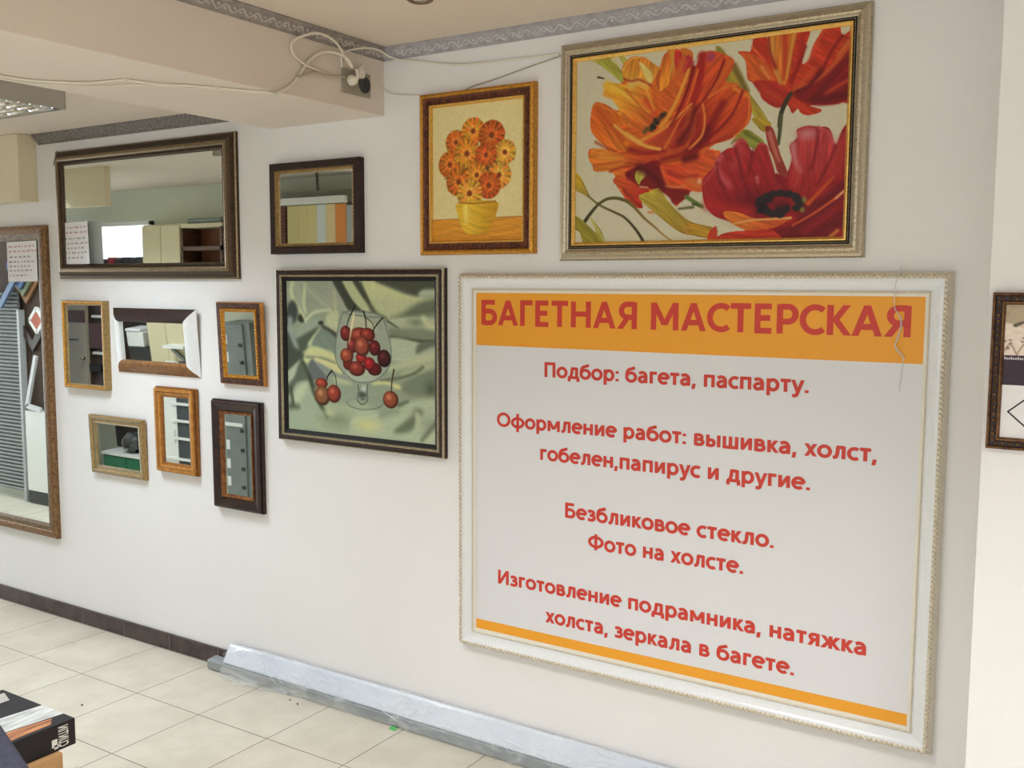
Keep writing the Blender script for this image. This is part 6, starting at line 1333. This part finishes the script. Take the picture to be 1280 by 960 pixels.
# shutter, frame samples and base cabinet opposite the tall mirror
t = root('roller_shutter', (-8.1, -1.53, FLOOR), 'grey ribbed shutter in the aisle, seen in the tall mirror', 'shutter')
b = MB(); z = .10
while z < 1.68: b.prism([(-1.53, z), (-1.512, z + .005), (-1.508, z + .015), (-1.514, z + .024), (-1.53, z + .030)], -8.60, -7.475); z += .030
b.build('slats', mat('grey_shutter', lin((122, 124, 122)), .6), t)
MB().box(-7.475, -7.447, -1.55, -1.50, FLOOR, 1.55).build('side_rail', mat('pale_shutter_rail', lin((170, 172, 170)), .4), t)
struct('trim_sample_board', MB().box(-8.6, -6.95, -1.60, -1.56, FLOOR + .75, 2.25), mat('dark_sample_board', lin((76, 58, 44)), .8))
t = root('base_cabinet', (-7.25, -1.6, FLOOR), 'white base cabinet with black plinth in the aisle beside the shutter', 'cabinet')
MB().box(-7.415, -7.02, -1.60, -1.50, .126, .76).build('body', M_WHITE, t); MB().box(-7.410, -7.02, -1.60, -1.505, FLOOR, .126).build('plinth', M_DKPL, t)
def vee(apex, arm, w, c, y, label, up=1):
    a = Vector((apex[0], y, apex[1])); b = MB()
    for s in (-1, 1):
        d = Vector((s, 0, up)).normalized(); n = Vector((-d.z * s, 0, d.x * s)) * up
        b.add([a, a + d * arm, a + d * arm + Vector((0, 0, w * 1.41 * up)), a + Vector((0, 0, w * 1.41 * up))], [(0, 1, 2, 3)])
        b.add([p + Vector((0, -.02, 0)) for p in (a, a + d * arm, a + d * arm + Vector((0, 0, w * 1.41 * up)), a + Vector((0, 0, w * 1.41 * up)))], [(0, 1, 2, 3)])
        b.add([p + Vector((0, dy, 0)) for p in (a, a + d * arm) for dy in (0, -.02)], [(0, 1, 3, 2)])
        b.add([p + Vector((0, dy, w * 1.41 * up)) for p in (a, a + d * arm) for dy in (0, -.02)], [(0, 1, 3, 2)])
    tag(recentre(b.build('frame_corner_sample', mat('sample_%d_%d_%d' % c, lin(c), .5))), label, 'frame sample', 'frame corner samples on the aisle board')
vee((-7.395, 1.600), .30, .035, (150, 104, 60), -1.532, 'brown frame corner sample, lowest of three nested corners')
vee((-7.395, 1.655), .26, .035, (120, 132, 100), -1.508, 'green-grey frame corner sample, middle of three nested corners')
vee((-7.395, 1.710), .22, .045, (92, 116, 168), -1.484, 'blue frame corner sample, highest of three nested corners')
vee((-7.62, 1.560), .40, .05, (84, 110, 150), -1.460, 'blue frame corner sample left of the nested corners')
R = (-7.33, -7.19, 1.40, 1.54); b = MB(); c0 = Vector((-7.262, -1.54, 1.470))
for k in range(4):
    a = k * math.pi / 2; p = c0 + Vector((math.cos(a), 0, math.sin(a))) * .095; q2 = c0 + Vector((math.cos(a + math.pi / 2), 0, math.sin(a + math.pi / 2))) * .095
    b.obox((p + q2) / 2, (q2 - p) / 2, (p + q2 - 2 * c0).normalized() * .014, (0, .01, 0))
t = root('diamond_frame_sample', (-7.262, -1.56, 1.375), 'small white frame sample hung cornerwise with an orange centre', 'frame sample')
b.build('moulding', M_WHITE, t); MB().obox(c0 + Vector((0, .006, 0)), (.04, 0, .04), (-.04, 0, .04), (0, .003, 0)).build('print', mat('orange_brown_print', lin((176, 84, 48)), .6), t)
vee((-7.33, 1.23), .16, .06, (58, 40, 32), -1.532, 'very dark frame corner sample below the cornerwise white frame')
b = MB()
for p, q2 in (((-7.379, .800), (-7.237, 1.197)), ((-7.379, .800), (-7.200, .776))):
    p, q2 = Vector((p[0], -1.50, p[1])), Vector((q2[0], -1.50, q2[1])); d = q2 - p; n = d.normalized(); b.obox((p + q2) / 2, d / 2, Vector((-n.z, 0, n.x)) * .018, (0, .01, 0))
tag(recentre(b.build('frame_corner_sample', mat('white_sample', lin((206, 208, 208)), .5))), 'white frame corner sample lying on its side, lowest on the aisle board', 'frame sample', 'frame corner samples on the aisle board')
# boxed duct end hanging from the aisle ceiling
struct('trim_aisle_bulkhead', MB().box(-6.6, -5.572, -1.04, -1.0, 2.247, LOWCEIL), M_DUCT)
